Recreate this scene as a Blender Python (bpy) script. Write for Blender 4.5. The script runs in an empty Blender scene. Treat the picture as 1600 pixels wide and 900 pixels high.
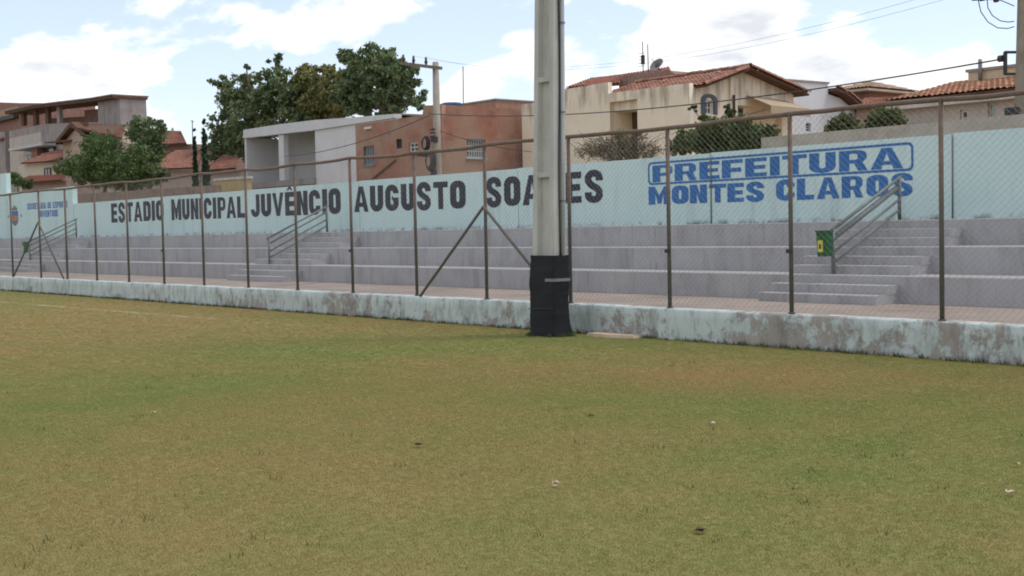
import bpy, math, random
import numpy as np
from mathutils import Vector, Matrix
random.seed(7); rng = np.random.default_rng(7)
S = bpy.context.scene; COL = S.collection
# ------------------------------------------------------------------ camera
FPX, PIT, ROLL, YAW = 1998.6, .046068, -.019978, .688122          # focal length for a 1600 px wide frame
CAM = Vector((0, -13.25, 1.6))
Fw = Vector((-math.cos(YAW)*math.cos(PIT), math.sin(YAW)*math.cos(PIT), -math.sin(PIT)))
_R = Fw.cross(Vector((0, 0, 1))).normalized(); _U = _R.cross(Fw)
Rt = _R*math.cos(ROLL) + _U*math.sin(ROLL); Up = -_R*math.sin(ROLL) + _U*math.cos(ROLL)
cd = bpy.data.cameras.new('camera'); cam = bpy.data.objects.new('camera', cd); COL.objects.link(cam)
cd.sensor_width = 36; cd.lens = 36*FPX/1600; cd.clip_end = 6000; cd.clip_start = .1
cam.matrix_world = Matrix(((Rt.x, Up.x, -Fw.x, CAM.x), (Rt.y, Up.y, -Fw.y, CAM.y), (Rt.z, Up.z, -Fw.z, CAM.z), (0, 0, 0, 1)))
S.camera = cam
def ray(x, y): return Fw + Rt*((x-800)/FPX) - Up*((y-450)/FPX)
# ------------------------------------------------------------------ world, sun, exposure
SUN_EL, SUN_ROT = 62, 35
S.view_settings.view_transform = 'Standard'; S.view_settings.look = 'None'
S.view_settings.gamma = 1; S.view_settings.use_curve_mapping = False
S.view_settings.exposure = 0.9
S.cycles.filter_width = 1.9                                          # the soft lens of the photograph
W = bpy.data.worlds.new('World'); S.world = W; W.use_nodes = True
SKY_STRENGTH, CLOUD, SUN_STRENGTH = .15, 4.25, 0.9
class NT:
    """small helper to write node trees"""
    def __init__(s, tree): s.t = tree; s.n = tree.nodes; s.l = tree.links
    def put(s, sock, v):
        if isinstance(v, bpy.types.NodeSocket): s.l.new(v, sock)
        elif v is not None:
            if hasattr(sock.default_value, '__len__') and isinstance(v, (int, float)): v = [v]*len(sock.default_value)
            sock.default_value = v
    def math(s, op, a, b=None, c=None, clamp=False):
        n = s.n.new('ShaderNodeMath'); n.operation = op; n.use_clamp = clamp
        for i, v in enumerate((a, b, c)): s.put(n.inputs[i], v)
        return n.outputs[0]
    def vmath(s, op, a, b=None, out=0):
        n = s.n.new('ShaderNodeVectorMath'); n.operation = op
        s.put(n.inputs[0], a)
        if b is not None: s.put(n.inputs[1], b)
        return n.outputs[out]
    def noise(s, vec, scale, detail=4, rough=.55, dist=0, out=0):
        n = s.n.new('ShaderNodeTexNoise'); s.put(n.inputs['Vector'], vec)
        n.inputs['Scale'].default_value = scale; n.inputs['Detail'].default_value = detail
        n.inputs['Roughness'].default_value = rough; n.inputs['Distortion'].default_value = dist
        return n.outputs[out]
    def rng(s, v, a, b, c=0., d=1., smooth=False):
        n = s.n.new('ShaderNodeMapRange'); n.clamp = True
        if smooth: n.interpolation_type = 'SMOOTHSTEP'
        s.put(n.inputs[0], v)
        for i, q in enumerate((a, b, c, d)): n.inputs[i+1].default_value = q
        return n.outputs[0]
    def mix(s, f, a, b, mode='MIX'):
        n = s.n.new('ShaderNodeMix'); n.data_type = 'RGBA'; n.blend_type = mode
        s.put(n.inputs[0], f); s.put(n.inputs[6], a); s.put(n.inputs[7], b)
        return n.outputs[2]
    def pos(s): return s.n.new('ShaderNodeNewGeometry').outputs['Position']
    def sep(s, v):
        n = s.n.new('ShaderNodeSeparateXYZ'); s.put(n.inputs[0], v); return n.outputs
def lin(r, g, b):
    f = lambda c: (c/255/12.92 if c/255 <= .04045 else ((c/255+.055)/1.055)**2.4)
    return (f(r), f(g), f(b), 1)
w = NT(W.node_tree); bg = w.n['Background']
sky = w.n.new('ShaderNodeTexSky'); sky.sky_type = 'NISHITA'; sky.sun_disc = False
sky.sun_elevation = math.radians(SUN_EL); sky.sun_rotation = math.radians(SUN_ROT)
sky.altitude = 600; sky.air_density = 1.0; sky.dust_density = 1.2; sky.ozone_density = 1.6
dirv = w.n.new('ShaderNodeTexCoord').outputs['Generated']
cv = w.vmath('MULTIPLY', dirv, (1, 1, 2.1))
nz = w.noise(cv, 5.2, 9, .57, .25)
big = w.noise(cv, 2.1, 2, .5)
cover = w.math('ADD', w.math('MULTIPLY_ADD', nz, 1.25, -.25), w.math('MULTIPLY', big, .3))
# where the day's larger clouds and blue gaps stand (directions on the sky)
for px, py, rad, amp in [(200, 60, .12, .10), (90, 150, .075, .06), (420, 40, .075, .09), (560, 30, .045, .12), (480, 90, .035, .06), (1120, 110, .085, .15), (1000, 120, .05, .10), (1290, 130, .06, .13),
                         (1200, 40, .035, .09), (1540, 110, .04, .11), (600, 105, .05, .11), (740, 130, .035, .11), (255, 190, .03, .08),
                         (300, 100, .022, -.10), (325, 165, .03, -.12), (730, 45, .05, -.13), (950, 25, .05, -.14), (1420, 45, .055, -.15), (640, 62, .03, -.08), (860, 60, .04, -.08), (1590, 20, .03, -.1)]:
    dv = ray(px, py).normalized()
    dd = w.vmath('DISTANCE', w.vmath('MULTIPLY', dirv, (1, 1, 1.5)), (dv.x, dv.y, dv.z*1.5), out=1)
    cover = w.math('ADD', cover, w.rng(dd, 0, rad, amp, 0, True))
mask = w.rng(cover, .515, .60, 0, 1, True)
shade = w.noise(w.vmath('ADD', w.vmath('MULTIPLY', cv, (1, 1, 1.5)), (.02, .01, .05)), 8, 7, .55)
thick = w.rng(cover, .57, .72)
ccol = w.mix(w.math('MULTIPLY', w.rng(shade, .37, .55), thick), (1.06, 1.06, 1.06, 1), (.68, .705, .75, 1))
ccol = w.vmath('SCALE', ccol); ccol.node.inputs['Scale'].default_value = CLOUD
skyc = w.mix(.42, w.vmath('MULTIPLY', sky.outputs[0], (.93, .86, .88)), (2.7, 2.8, 2.85, 1))             # thin bright haze veiling the blue
w.put(bg.inputs[0], w.mix(mask, skyc, ccol)); bg.inputs[1].default_value = SKY_STRENGTH
sd = bpy.data.lights.new('sun', 'SUN'); so = bpy.data.objects.new('sun', sd); COL.objects.link(so)
sd.energy = SUN_STRENGTH; sd.angle = math.radians(14); sd.color = (1, .96, .9)
e, a = math.radians(SUN_EL), math.radians(SUN_ROT)
sv = Vector((math.sin(a)*math.cos(e), math.cos(a)*math.cos(e), math.sin(e)))
so.rotation_euler = sv.to_track_quat('Z', 'Y').to_euler(); so.location = sv*60
# ------------------------------------------------------------------ materials
MATS = {}
def new_mat(name):
    m = bpy.data.materials.new(name); m.use_nodes = True; t = NT(m.node_tree)
    return m, t, t.n['Principled BSDF']
def bump(t, bs, h, strength=.3, dist=.02):
    b = t.n.new('ShaderNodeBump'); b.inputs['Strength'].default_value = strength; b.inputs['Distance'].default_value = dist
    t.put(b.inputs['Height'], h); t.put(bs.inputs['Normal'], b.outputs[0])
def mat(name, col, rough=.85, var=.18, scale=3., stain=None, st_lo=.52, st_hi=.68, st_scale=1.2, streak=0., bmp=.25, metal=0., fine=40.):
    """painted or plain surface: blotchy base tone, stains or peeling with their own shape, fine relief"""
    if name in MATS: return MATS[name]
    m, t, bs = new_mat(name); p = t.pos(); c = lin(*col)
    n1 = t.noise(p, scale, 6, .6); n2 = t.noise(p, fine, 3, .6)
    k = t.rng(n1, .3, .7, 1-var, 1+var); k = t.math('MULTIPLY', k, t.rng(n2, .25, .75, 1-var*.6, 1+var*.6))
    base = t.vmath('SCALE', c[:3]); t.put(base.node.inputs['Scale'], k)
    h = n2
    if stain:
        sp = t.vmath('MULTIPLY', p, (1, 1, .16)) if streak else p
        f = t.rng(t.noise(sp, st_scale*(3 if streak else 1), 8, .66), st_lo, st_hi)
        if streak: f = t.math('MULTIPLY', f, streak)
        base = t.mix(f, base, lin(*stain))
    t.put(bs.inputs['Base Color'], base); bs.inputs['Roughness'].default_value = rough; bs.inputs['Metallic'].default_value = metal
    bs.inputs['Specular IOR Level'].default_value = .25
    if bmp: bump(t, bs, h, bmp, .01)
    MATS[name] = m; return m
# ------------------------------------------------------------------ object helpers
def tag(o, label=None, cat=None, group=None, kind=None):
    for k, v in (('label', label), ('category', cat), ('group', group), ('kind', kind)):
        if v: o[k] = v
    return o
def empty(name, loc, label=None, cat=None, group=None):
    o = bpy.data.objects.new(name, None); COL.objects.link(o); o.location = loc; o.empty_display_size = .2
    o['_w'] = list(loc); return tag(o, label, cat, group)
def wloc(o): return Vector(o['_w']) if o is not None and '_w' in o else Vector((0, 0, 0))
def link(name, me, m, parent=None, at=(0, 0, 0), smooth=False):
    """me is in world coordinates minus 'at'"""
    o = bpy.data.objects.new(name, me); COL.objects.link(o)
    if m is not None and not me.materials: me.materials.append(m)
    o['_w'] = list(at); o.location = Vector(at) - (wloc(parent) if parent else Vector((0, 0, 0)))
    if parent: o.parent = parent
    if smooth:
        me.polygons.foreach_set('use_smooth', [True]*len(me.polygons))
    return o
class MB:
    def __init__(s): s.v = []; s.f = []
    def add(s, vs, fs):
        b = len(s.v); s.v += [tuple(q) for q in vs]; s.f += [tuple(i+b for i in f) for f in fs]; return s
    def box(s, x0, x1, y0, y1, z0, z1):
        return s.add([(x0,y0,z0),(x1,y0,z0),(x1,y1,z0),(x0,y1,z0),(x0,y0,z1),(x1,y0,z1),(x1,y1,z1),(x0,y1,z1)],
                     [(3,2,1,0),(4,5,6,7),(0,1,5,4),(1,2,6,5),(2,3,7,6),(3,0,4,7)])
    def prism(s, a, b):
        """solid between two equal-length rings of points"""
        n = len(a); return s.add(list(a)+list(b), [tuple(range(n))[::-1], tuple(range(n, 2*n))] + [(i, (i+1) % n, n+(i+1) % n, n+i) for i in range(n)])
    def tube(s, pts, r, n=8, caps=True):
        pts = [Vector(q) for q in pts]; rs = r if isinstance(r, (list, tuple)) else [r]*len(pts)
        vs = []; fs = []; u = None
        for i, q in enumerate(pts):
            d = (pts[min(i+1, len(pts)-1)] - pts[max(i-1, 0)]).normalized()
            if u is None: u = d.orthogonal().normalized()
            u = (u - d*u.dot(d)).normalized(); v = d.cross(u)
            vs += [q + (u*math.cos(2*math.pi*k/n) + v*math.sin(2*math.pi*k/n))*rs[i] for k in range(n)]
        for i in range(len(pts)-1):
            fs += [(i*n+k, i*n+(k+1) % n, (i+1)*n+(k+1) % n, (i+1)*n+k) for k in range(n)]
        if caps: fs += [tuple(range(n))[::-1], tuple(range((len(pts)-1)*n, len(pts)*n))]
        return s.add(vs, fs)
    def build(s, name, m, parent=None, at=None, smooth=False):
        at = Vector(at) if at is not None else (wloc(parent) if parent else Vector((0, 0, 0)))
        me = bpy.data.meshes.new(name); me.from_pydata([tuple(Vector(q)-at) for q in s.v], [], s.f); me.update()
        return link(name, me, m, parent, at, smooth)
def copy_tree(o, parent=None):
    c = o.copy(); COL.objects.link(c); c.parent = parent
    for ch in o.children: copy_tree(ch, c)
    return c
class Pl:
    """a vertical plane Y = const ('Y', facing the field) or X = const ('X', facing right); h runs along it"""
    def __init__(s, ax, v): s.ax = ax; s.v = v
    def pt(s, px, py):
        d = ray(px, py)
        if s.ax == 'Y': t = (s.v-CAM.y)/d.y; return (CAM.x+d.x*t, CAM.z+d.z*t)
        t = (s.v-CAM.x)/d.x; return (CAM.y+d.y*t, CAM.z+d.z*t)
    def w(s, h, z, n=0):                                             # n: metres out of the plane towards the field
        return Vector((h, s.v-n, z)) if s.ax == 'Y' else Vector((s.v+n, h, z))
    def p(s, px, py, n=0): return s.w(*s.pt(px, py), n)
    def rect(s, x0, y0, x1, y1):
        xm, ym = (x0+x1)/2, (y0+y1)/2
        return (s.pt(x0, ym)[0], s.pt(x1, ym)[0], s.pt(xm, y1)[1], s.pt(xm, y0)[1])
    def box(s, mb, h0, h1, z0, z1, n0, n1):
        if s.ax == 'Y': return mb.box(min(h0, h1), max(h0, h1), s.v-max(n0, n1), s.v-min(n0, n1), z0, z1)
        return mb.box(s.v+min(n0, n1), s.v+max(n0, n1), min(h0, h1), max(h0, h1), z0, z1)
    def top(s, pts, zb=0):
        """outline of a wall from the pixels of its top edge, left to right, closed down to height zb"""
        q = [s.pt(*a) for a in pts]; return [(q[0][0], zb), (q[-1][0], zb)] + q[::-1]
    def solid(s, name, loop, n0, n1, m, parent):
        a = [s.w(h, z, n0) for h, z in loop]; b = [s.w(h, z, n1) for h, z in loop]
        return MB().prism(a, b).build(name, m, parent)
def plate_mesh(name, loops, thick, bevel=0):
    """flat solid with holes: loops are lists of (x, y)"""
    cu = bpy.data.curves.new(name, 'CURVE'); cu.dimensions = '2D'; cu.fill_mode = 'BOTH'; cu.extrude = thick/2; cu.resolution_u = 1
    for lp in loops:
        sp = cu.splines.new('POLY'); sp.points.add(len(lp)-1); sp.use_cyclic_u = True
        for i, (x, y) in enumerate(lp): sp.points[i].co = (x, y, 0, 1)
    o = bpy.data.objects.new(name, cu); COL.objects.link(o)
    me = bpy.data.meshes.new_from_object(o, depsgraph=None) if False else bpy.data.meshes.new_from_object(o)
    bpy.data.objects.remove(o); bpy.data.curves.remove(cu); me.name = name; return me
def plate(name, pl, loops, n_back, n_front, m, parent=None):
    me = plate_mesh(name, loops, abs(n_front-n_back)); at = wloc(parent) if parent else Vector((0, 0, 0)); nm = (n_back+n_front)/2
    co = np.empty(len(me.vertices)*3); me.vertices.foreach_get('co', co); co = co.reshape(-1, 3)
    out = np.empty_like(co)
    if pl.ax == 'Y': out[:, 0] = co[:, 0]; out[:, 1] = pl.v-nm-co[:, 2]; out[:, 2] = co[:, 1]
    else: out[:, 1] = co[:, 0]; out[:, 0] = pl.v+nm+co[:, 2]; out[:, 2] = co[:, 1]
    out -= np.array(at); me.vertices.foreach_set('co', out.ravel()); me.update()
    return link(name, me, m, parent, at)
def rl(r): return [(r[0], r[2]), (r[1], r[2]), (r[1], r[3]), (r[0], r[3])]
def inset(r, d): return (r[0]+d, r[1]-d, r[2]+d, r[3]-d)
def window(pl, r, parent, fm, gm, fw=.06, bars=(1, 1), sill=True, deep=.1, bar_m=None, name='window'):
    """frame ring in an opening, pane behind it, bars across it; r is (h0, h1, z0, z1)"""
    f = plate(name, pl, [rl(inset(r, .004)), rl(inset(r, fw))], -deep-.03, -deep+.03, fm, parent)
    q = inset(r, fw); b = MB(); pl.box(b, q[0], q[1], q[2], q[3], -deep-.012, -deep-.004); b.build('pane', gm, f)
    for k in range(bars[0]):
        h = q[0]+(q[1]-q[0])*(k+1)/(bars[0]+1); b = MB(); pl.box(b, h-.018, h+.018, q[2], q[3], -deep+.002, -deep+.028); b.build('bar', bar_m or fm, f)
    for k in range(bars[1]):
        z = q[2]+(q[3]-q[2])*(k+1)/(bars[1]+1); b = MB(); pl.box(b, q[0], q[1], z-.018, z+.018, -deep+.004, -deep+.03); b.build('bar', bar_m or fm, f)
    if sill:
        b = MB(); pl.box(b, r[0]-.06, r[1]+.06, r[2]-.06, r[2]-.003, .002, .07); b.build('sill', fm, f)
    return f
def tiled(name, e0, e1, r0, r1, m, parent, pitch=.21, row=.38, amp=.045):
    """barrel-tile roof field: e0-e1 along the eave, r0-r1 along the ridge"""
    e0, e1, r0, r1 = (np.array(q, float) for q in (e0, e1, r0, r1))
    L = max(np.linalg.norm(e1-e0), np.linalg.norm(r1-r0)); H = np.linalg.norm((r0+r1)/2-(e0+e1)/2)
    nc = max(2, int(L/pitch)); nr = max(2, int(H/row)); nu = nc*6
    nrm = np.cross(e1-e0, (r0+r1)/2-(e0+e1)/2); nrm /= np.linalg.norm(nrm); nrm = nrm if nrm[2] > 0 else -nrm
    u = np.linspace(0, 1, nu+1); prof = amp*np.abs(np.sin(np.pi*u*nc))**.8
    vl = []; off = []
    for k in range(nr): vl += [k/nr, (k+1)/nr-1e-4]; off += [.035, 0]
    jit = rng.normal(0, .006, (nr, nc+1))
    V = []
    for i, (v, o) in enumerate(zip(vl, off)):
        j = jit[i//2][np.minimum((u*nc).astype(int), nc)]
        P = (e0*(1-v)+r0*v)[None]*(1-u)[:, None] + (e1*(1-v)+r1*v)[None]*u[:, None]
        V.append(P+nrm[None]*(prof+o+.03+j)[:, None])
    V = np.concatenate(V); n = nu+1
    Fc = [(i*n+k, i*n+k+1, (i+1)*n+k+1, (i+1)*n+k) for i in range(len(vl)-1) for k in range(nu)]
    b = MB(); b.v = [tuple(q) for q in V]; b.f = Fc
    o = b.build(name, m, parent); tag(o, kind='stuff')
    s = MB().prism([Vector(q-nrm*.05) for q in (e0, e1, r1, r0)], [Vector(q+nrm*.025) for q in (e0, e1, r1, r0)]).build('roof_boarding', WOOD, o)
    return o
# ------------------------------------------------------------------ palette
M_AQUA = None
CONC = mat('raw_concrete', (168, 165, 158), var=.14, stain=(112, 108, 102), st_lo=.5, st_hi=.75, streak=.6, st_scale=.8)
POLE = mat('pole_concrete', (186, 184, 176), var=.10, scale=2, stain=(150, 146, 138), st_lo=.5, st_hi=.72, streak=.7, st_scale=1.2, bmp=.35)
WOOD = mat('roof_timber', (96, 72, 56), var=.25, scale=4)
TILE = mat('clay_tile', (156, 112, 94), var=.30, scale=2.2, stain=(96, 70, 58), st_lo=.5, st_hi=.72, st_scale=1.4, fine=9)
TILE2 = mat('old_clay_tile', (164, 112, 92), var=.25, scale=2, stain=(110, 84, 72), st_lo=.52, st_hi=.75, st_scale=1, fine=8)
CREAM0 = mat('cream_plaster', (230, 216, 190), var=.07, scale=.8, stain=(128, 114, 96), st_lo=.60, st_hi=.80, streak=.75, st_scale=.9, bmp=.15)
m, t, bs = new_mat('cream_parapet_plaster'); p = t.pos(); z = t.sep(p)                 # rain streaks run down from the parapet edge
c = t.mix(t.rng(t.noise(p, .8, 5, .6), .3, .7), lin(222, 208, 182), lin(236, 223, 198))
st = t.math('MULTIPLY', t.rng(t.math('ADD', t.noise(t.vmath('MULTIPLY', p, (1, 1, .14)), 2.6, 8, .7), t.rng(z[2], 5.2, 6.9, -.24, .09)), .52, .70), .62)
c = t.mix(st, c, lin(124, 110, 94)); t.put(bs.inputs['Base Color'], c); bs.inputs['Roughness'].default_value = .9; bump(t, bs, t.noise(p, 30, 3, .6), .15, .01); CREAM = m
WHITE = mat('white_plaster', (205, 204, 200), var=.07, scale=.8, stain=(140, 134, 126), st_lo=.56, st_hi=.8, streak=.6, st_scale=.7, bmp=.15)
OFFW = mat('offwhite_paint', (212, 206, 198), var=.05, scale=1)
TERRA = mat('terracotta_paint', (152, 108, 90), var=.24, scale=1.6, stain=(160, 134, 114), st_lo=.43, st_hi=.58, st_scale=.33, bmp=.2)
GREYP = mat('grey_render', (150, 143, 138), var=.13, scale=1, stain=(98, 92, 88), st_lo=.5, st_hi=.75, streak=.65, st_scale=.6)
BRICKC = mat('raw_brick', (138, 106, 92), var=.22, scale=2.5, fine=14)
GLASS = mat('dark_glass', (58, 64, 70), rough=.12, var=.2, scale=1, bmp=0)
DARK = mat('dark_metal', (62, 60, 60), rough=.6, var=.15)
STEEL = mat('grey_steel', (120, 122, 122), rough=.5, var=.15, metal=.3)
ALU = mat('pale_aluminium', (176, 178, 178), rough=.5, var=.08)
RUBBER = mat('black_wrap', (37, 38, 41), rough=.75, var=.2, scale=4, bmp=.3)
BLUEP = mat('blue_plastic', (58, 84, 120), rough=.5, var=.12)
CABLE = mat('black_cable', (66, 66, 68), rough=.7, var=.1)
INSUL = mat('brown_ceramic', (76, 62, 54), rough=.35, var=.1)

# ================================================================== SETTING
def onz(px, py, z=0.):
    d = ray(px, py); t = (z-CAM.z)/d.z; return CAM + d*t
XL, XR = -72., 4.
# ---- grass colour, shared by the turf sheet and the blades
def turf_colour(t):
    p = t.pos(); q = t.vmath('MULTIPLY', p, (1, 1, 0))
    n1 = t.noise(q, .38, 5, .6, .4); n2 = t.noise(t.vmath('ADD', q, (31, 7, 0)), 1.7, 5, .62); n3 = t.noise(q, 9, 4, .65); n4 = t.noise(t.vmath('ADD', q, (3, 9, 0)), 55, 2, .6)
    dry = t.math('ADD', t.math('MULTIPLY', n1, .95), t.math('MULTIPLY', n2, .55))
    dry = t.math('ADD', dry, t.math('MULTIPLY', t.math('SUBTRACT', n3, .5), .16))
    for px, py, rx, ry, amp in [(150, 500, 9, 2.6, .17), (1220, 598, 1.7, .55, .22), (900, 575, 2.5, .5, .12), (300, 690, 1.6, 1.0, .13), (650, 575, 1.6, .5, .08), (500, 845, .8, .5, .06),
                                (420, 545, 2.4, .6, -.22), (250, 610, 2.5, .5, -.13), (850, 640, 2.5, .6, -.10), (700, 560, 2.2, .5, -.12), (1400, 660, 2.2, .8, -.13), (1350, 780, 1.2, .8, -.10), (860, 535, 3.0, .6, -.16), (60, 620, 3, .8, -.12), (1100, 640, 1.6, .35, -.1)]:
        c = onz(px, py); ax = _R; fx = Vector((Fw.x, Fw.y, 0)).normalized()
        d = t.vmath('SUBTRACT', q, (c.x, c.y, 0))
        u = t.math('DIVIDE', t.vmath('DOT_PRODUCT', d, (ax.x, ax.y, 0), 1), rx); v = t.math('DIVIDE', t.vmath('DOT_PRODUCT', d, (fx.x, fx.y, 0), 1), ry*3.2)
        r = t.math('ADD', t.math('MULTIPLY', u, u), t.math('MULTIPLY', v, v))
        dry = t.math('ADD', dry, t.rng(r, 0, 1.6, amp, 0, True))
    f = t.rng(dry, .46, 1.12)
    g = t.mix(t.rng(n2, .3, .7), lin(*GRASS[0]), lin(*GRASS[1]))
    s = t.mix(t.rng(n3, .35, .65), lin(*GRASS[2]), lin(*GRASS[3]))
    c = t.mix(f, g, s)
    k = t.vmath('SCALE', c); t.put(k.node.inputs['Scale'], t.math('MULTIPLY', t.rng(n4, .25, .75, .85, 1.12), t.rng(n3, .3, .7, .95, 1.05)))
    # worn chalk of the touch line
    xyz = t.sep(p); dl = t.math('ABSOLUTE', t.math('ADD', xyz[1], t.math('ADD', 1.27, t.math('MULTIPLY', xyz[0], -.0405))))
    ln = t.math('MULTIPLY', t.rng(dl, .05, .09, 1, 0), t.rng(t.noise(q, 1.1, 5, .7), .42, .58, 0, .6))
    ln = t.math('MULTIPLY', ln, t.rng(xyz[0], -18, -21, 0, 1))
    return t.mix(ln, k, lin(196, 184, 160)), n3, n4
GRASS = [(126, 132, 74), (138, 140, 83), (158, 139, 92), (154, 130, 87)]
m, t, bs = new_mat('turf'); c, n3, n4 = turf_colour(t); k = t.vmath('SCALE', c); k.node.inputs['Scale'].default_value = .80; t.put(bs.inputs['Base Color'], k); bs.inputs['Roughness'].default_value = .95; bs.inputs['Specular IOR Level'].default_value = .1
bump(t, bs, t.math('ADD', n3, n4), .15, .01); TURF = m
m, t, bs = new_mat('grass_blade'); c, n3, n4 = turf_colour(t)
k = t.vmath('SCALE', c); t.put(k.node.inputs['Scale'], t.rng(t.noise(t.pos(), 160, 1, .5), .3, .7, 1.36, 1.54))
t.put(bs.inputs['Base Color'], k); bs.inputs['Roughness'].default_value = .8; bs.inputs['Specular IOR Level'].default_value = .15
tr = t.n.new('ShaderNodeBsdfTranslucent'); t.put(tr.inputs[0], k); mx = t.n.new('ShaderNodeMixShader'); mx.inputs[0].default_value = .3
t.l.new(bs.outputs[0], mx.inputs[1]); t.l.new(tr.outputs[0], mx.inputs[2]); t.l.new(mx.outputs[0], t.n['Material Output'].inputs[0]); BLADE = m
def sheet(name, x0, x1, y0, y1, z, nx, ny, m, fz=None):
    xs = np.linspace(x0, x1, nx+1); ys = np.linspace(y0, y1, ny+1); b = MB()
    b.v = [(x, y, z + (fz(x, y) if fz else 0)) for y in ys for x in xs]
    b.f = [(j*(nx+1)+i, j*(nx+1)+i+1, (j+1)*(nx+1)+i+1, (j+1)*(nx+1)+i) for j in range(ny) for i in range(nx)]
    return tag(b.build(name, m), kind='structure')
sheet('football_field', -95, 45, -60, -.02, 0, 70, 30, TURF)
SOIL = mat('dry_soil', (150, 122, 98), var=.2, scale=.5, stain=(104, 104, 66), st_lo=.5, st_hi=.6, st_scale=.3)
def ss(a, b, x): x = min(1, max(0, (x-a)/(b-a))); return x*x*(3-2*x)
sheet('ground', -2500, 2500, -2500, 2500, -.03, 100, 100, SOIL)
sheet('hillside', -220, 40, 9.5, 110, -.02, 52, 25, SOIL, lambda x, y: .01+3.2*ss(10, 55, y)*ss(-15, -75, x) - 3.3*ss(85, 110, y))
# ---- walkway between kerb wall and stand
PATH = mat('walkway_concrete', (150, 136, 124), var=.10, scale=1.2, stain=(126, 112, 100), st_lo=.45, st_hi=.7, st_scale=.7)
tag(MB().box(XL, XR, .14, 3.3, .05, .40).build('walkway', PATH), kind='structure')
# ---- low kerb wall, peeling aqua paint
m, t, bs = new_mat('peeling_aqua_paint'); p = t.pos(); z = t.sep(p)
pa = t.mix(t.rng(t.noise(p, 1.5, 5, .6), .3, .7), lin(182, 192, 186), lin(198, 206, 200))
pl_ = t.mix(t.rng(t.noise(p, 3, 5, .6), .35, .65), lin(166, 157, 147), lin(148, 141, 134))
n = t.noise(t.vmath('MULTIPLY', p, (1, 1, .8)), 4.2, 10, .74, .3); n2 = t.noise(p, .45, 3, .5)
edge = t.rng(z[2], .0, .43, .075, -.02); rt = t.rng(z[0], -34, -10, -.07, .035)
f = t.rng(t.math('ADD', t.math('ADD', n, edge), t.math('ADD', rt, t.math('MULTIPLY', t.math('SUBTRACT', n2, .5), .5))), .535, .61)
dirt = t.math('MULTIPLY', t.rng(t.noise(t.vmath('MULTIPLY', p, (1, 1, .3)), 6, 8, .74), .47, .68), .6)
c = t.mix(f, pa, pl_); c = t.mix(dirt, c, lin(104, 104, 98)); t.put(bs.inputs['Base Color'], c); bs.inputs['Roughness'].default_value = .85; bs.inputs['Specular IOR Level'].default_value = .2
bump(t, bs, t.math('SUBTRACT', t.noise(p, 30, 4, .6), f), .5, .012); PEEL = m
b = MB(); nx = 520
prof = [(.14, 0.), (.14, .43), (.10, .437), (-.06, .434), (-.10, .415), (-.105, .3), (-.105, .18), (-.11, .09), (-.125, -.04)]
xs = np.linspace(XL, XR, nx+1)
from mathutils import noise as mnoise
for i, x in enumerate(xs):
    for j, (y, zz) in enumerate(prof):
        d = mnoise.noise((x*1.3, zz*4, 3.))*.012 + mnoise.noise((x*5, zz*7, 8.))*.006
        b.v.append((x, y+(d if j >= 3 else 0), zz + (mnoise.noise((x*.9, 1, 4))*.012 + mnoise.noise((x*6, 1, 9))*.005 if 1 <= j <= 4 else 0)))
k = len(prof); b.f = [(i*k+j, i*k+j+1, (i+1)*k+j+1, (i+1)*k+j) for i in range(nx) for j in range(k-1)] + [tuple(range(k)), tuple(range(nx*k, nx*k+k))[::-1]]
tag(b.build('kerb_wall', PEEL, smooth=True), 'long low kerb wall with peeling aqua paint under the wire fence', 'wall')
# ---- the stand: three long grey tiers
m, t, bs = new_mat('grey_stand_paint'); p = t.pos(); z = t.sep(p)
c = t.mix(t.rng(t.noise(p, .9, 6, .6), .3, .7), lin(162, 160, 161), lin(176, 174, 174))
st = t.math('MULTIPLY', t.rng(t.noise(t.vmath('MULTIPLY', p, (1, .6, .25)), 3.2, 7, .7), .48, .72), .55)
c = t.mix(st, c, lin(124, 120, 119)); c = t.mix(t.math('MULTIPLY', t.rng(t.noise(t.vmath('MULTIPLY', p, (1, 1, .1)), 9, 5, .7), .60, .70), .45), c, lin(112, 108, 106)); sp = t.math('MULTIPLY', t.rng(t.noise(p, 13, 3, .7), .66, .72), .5); c = t.mix(sp, c, lin(90, 88, 86))
wear = t.math('MULTIPLY', t.rng(t.sep(t.n.new('ShaderNodeNewGeometry').outputs['Normal'])[2], .3, .8), t.rng(t.noise(p, 2.2, 5, .7), .35, .55, .45, 1))
c = t.mix(wear, c, lin(160, 155, 150))                              # bare worn cement on the treads
t.put(bs.inputs['Base Color'], c); bs.inputs['Roughness'].default_value = .9; bs.inputs['Specular IOR Level'].default_value = .15; bump(t, bs, t.noise(p, 35, 4, .6), .25, .008); STAND = m
stand = empty('spectator_stand', (-30, 3, .4), 'long grey painted concrete stand of three tiers below the lettered wall', 'stand')
def bev(bm_x0, bm_x1, y0, y1, z0, z1, name, parent, m, r=.02):
    """box whose front top edge and ends are slightly rounded"""
    pr = [(y0, z0), (y0, z1-r), (y0+r*.3, z1-r*.3), (y0+r, z1), (y1, z1), (y1, z0)]
    return MB().prism([(bm_x0, y, zz) for y, zz in pr], [(bm_x1, y, zz) for y, zz in pr]).build(name, m, parent)
for k, (y0, z0, z1) in enumerate([(3.0, .38, .80), (3.85, .79, 1.21), (4.70, 1.20, 1.62)]):
    bev(XL, XR, y0, 5.5, z0 if k == 0 else z0, z1, 'tier', stand, STAND)
for x1, wd in ((-10.84, 2.15), (-28., 2.9), (-46.2, 3.4)):
    for y0, z0 in ((3.0, .40), (3.85, .80), (4.70, 1.21)):
        bev(x1-wd, x1, y0-.58, y0+.004, z0-.01, z0+.135, 'step', stand, STAND, .012)
        bev(x1-wd, x1, y0-.29, y0+.003, z0+.13, z0+.27, 'step', stand, STAND, .012)
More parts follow.
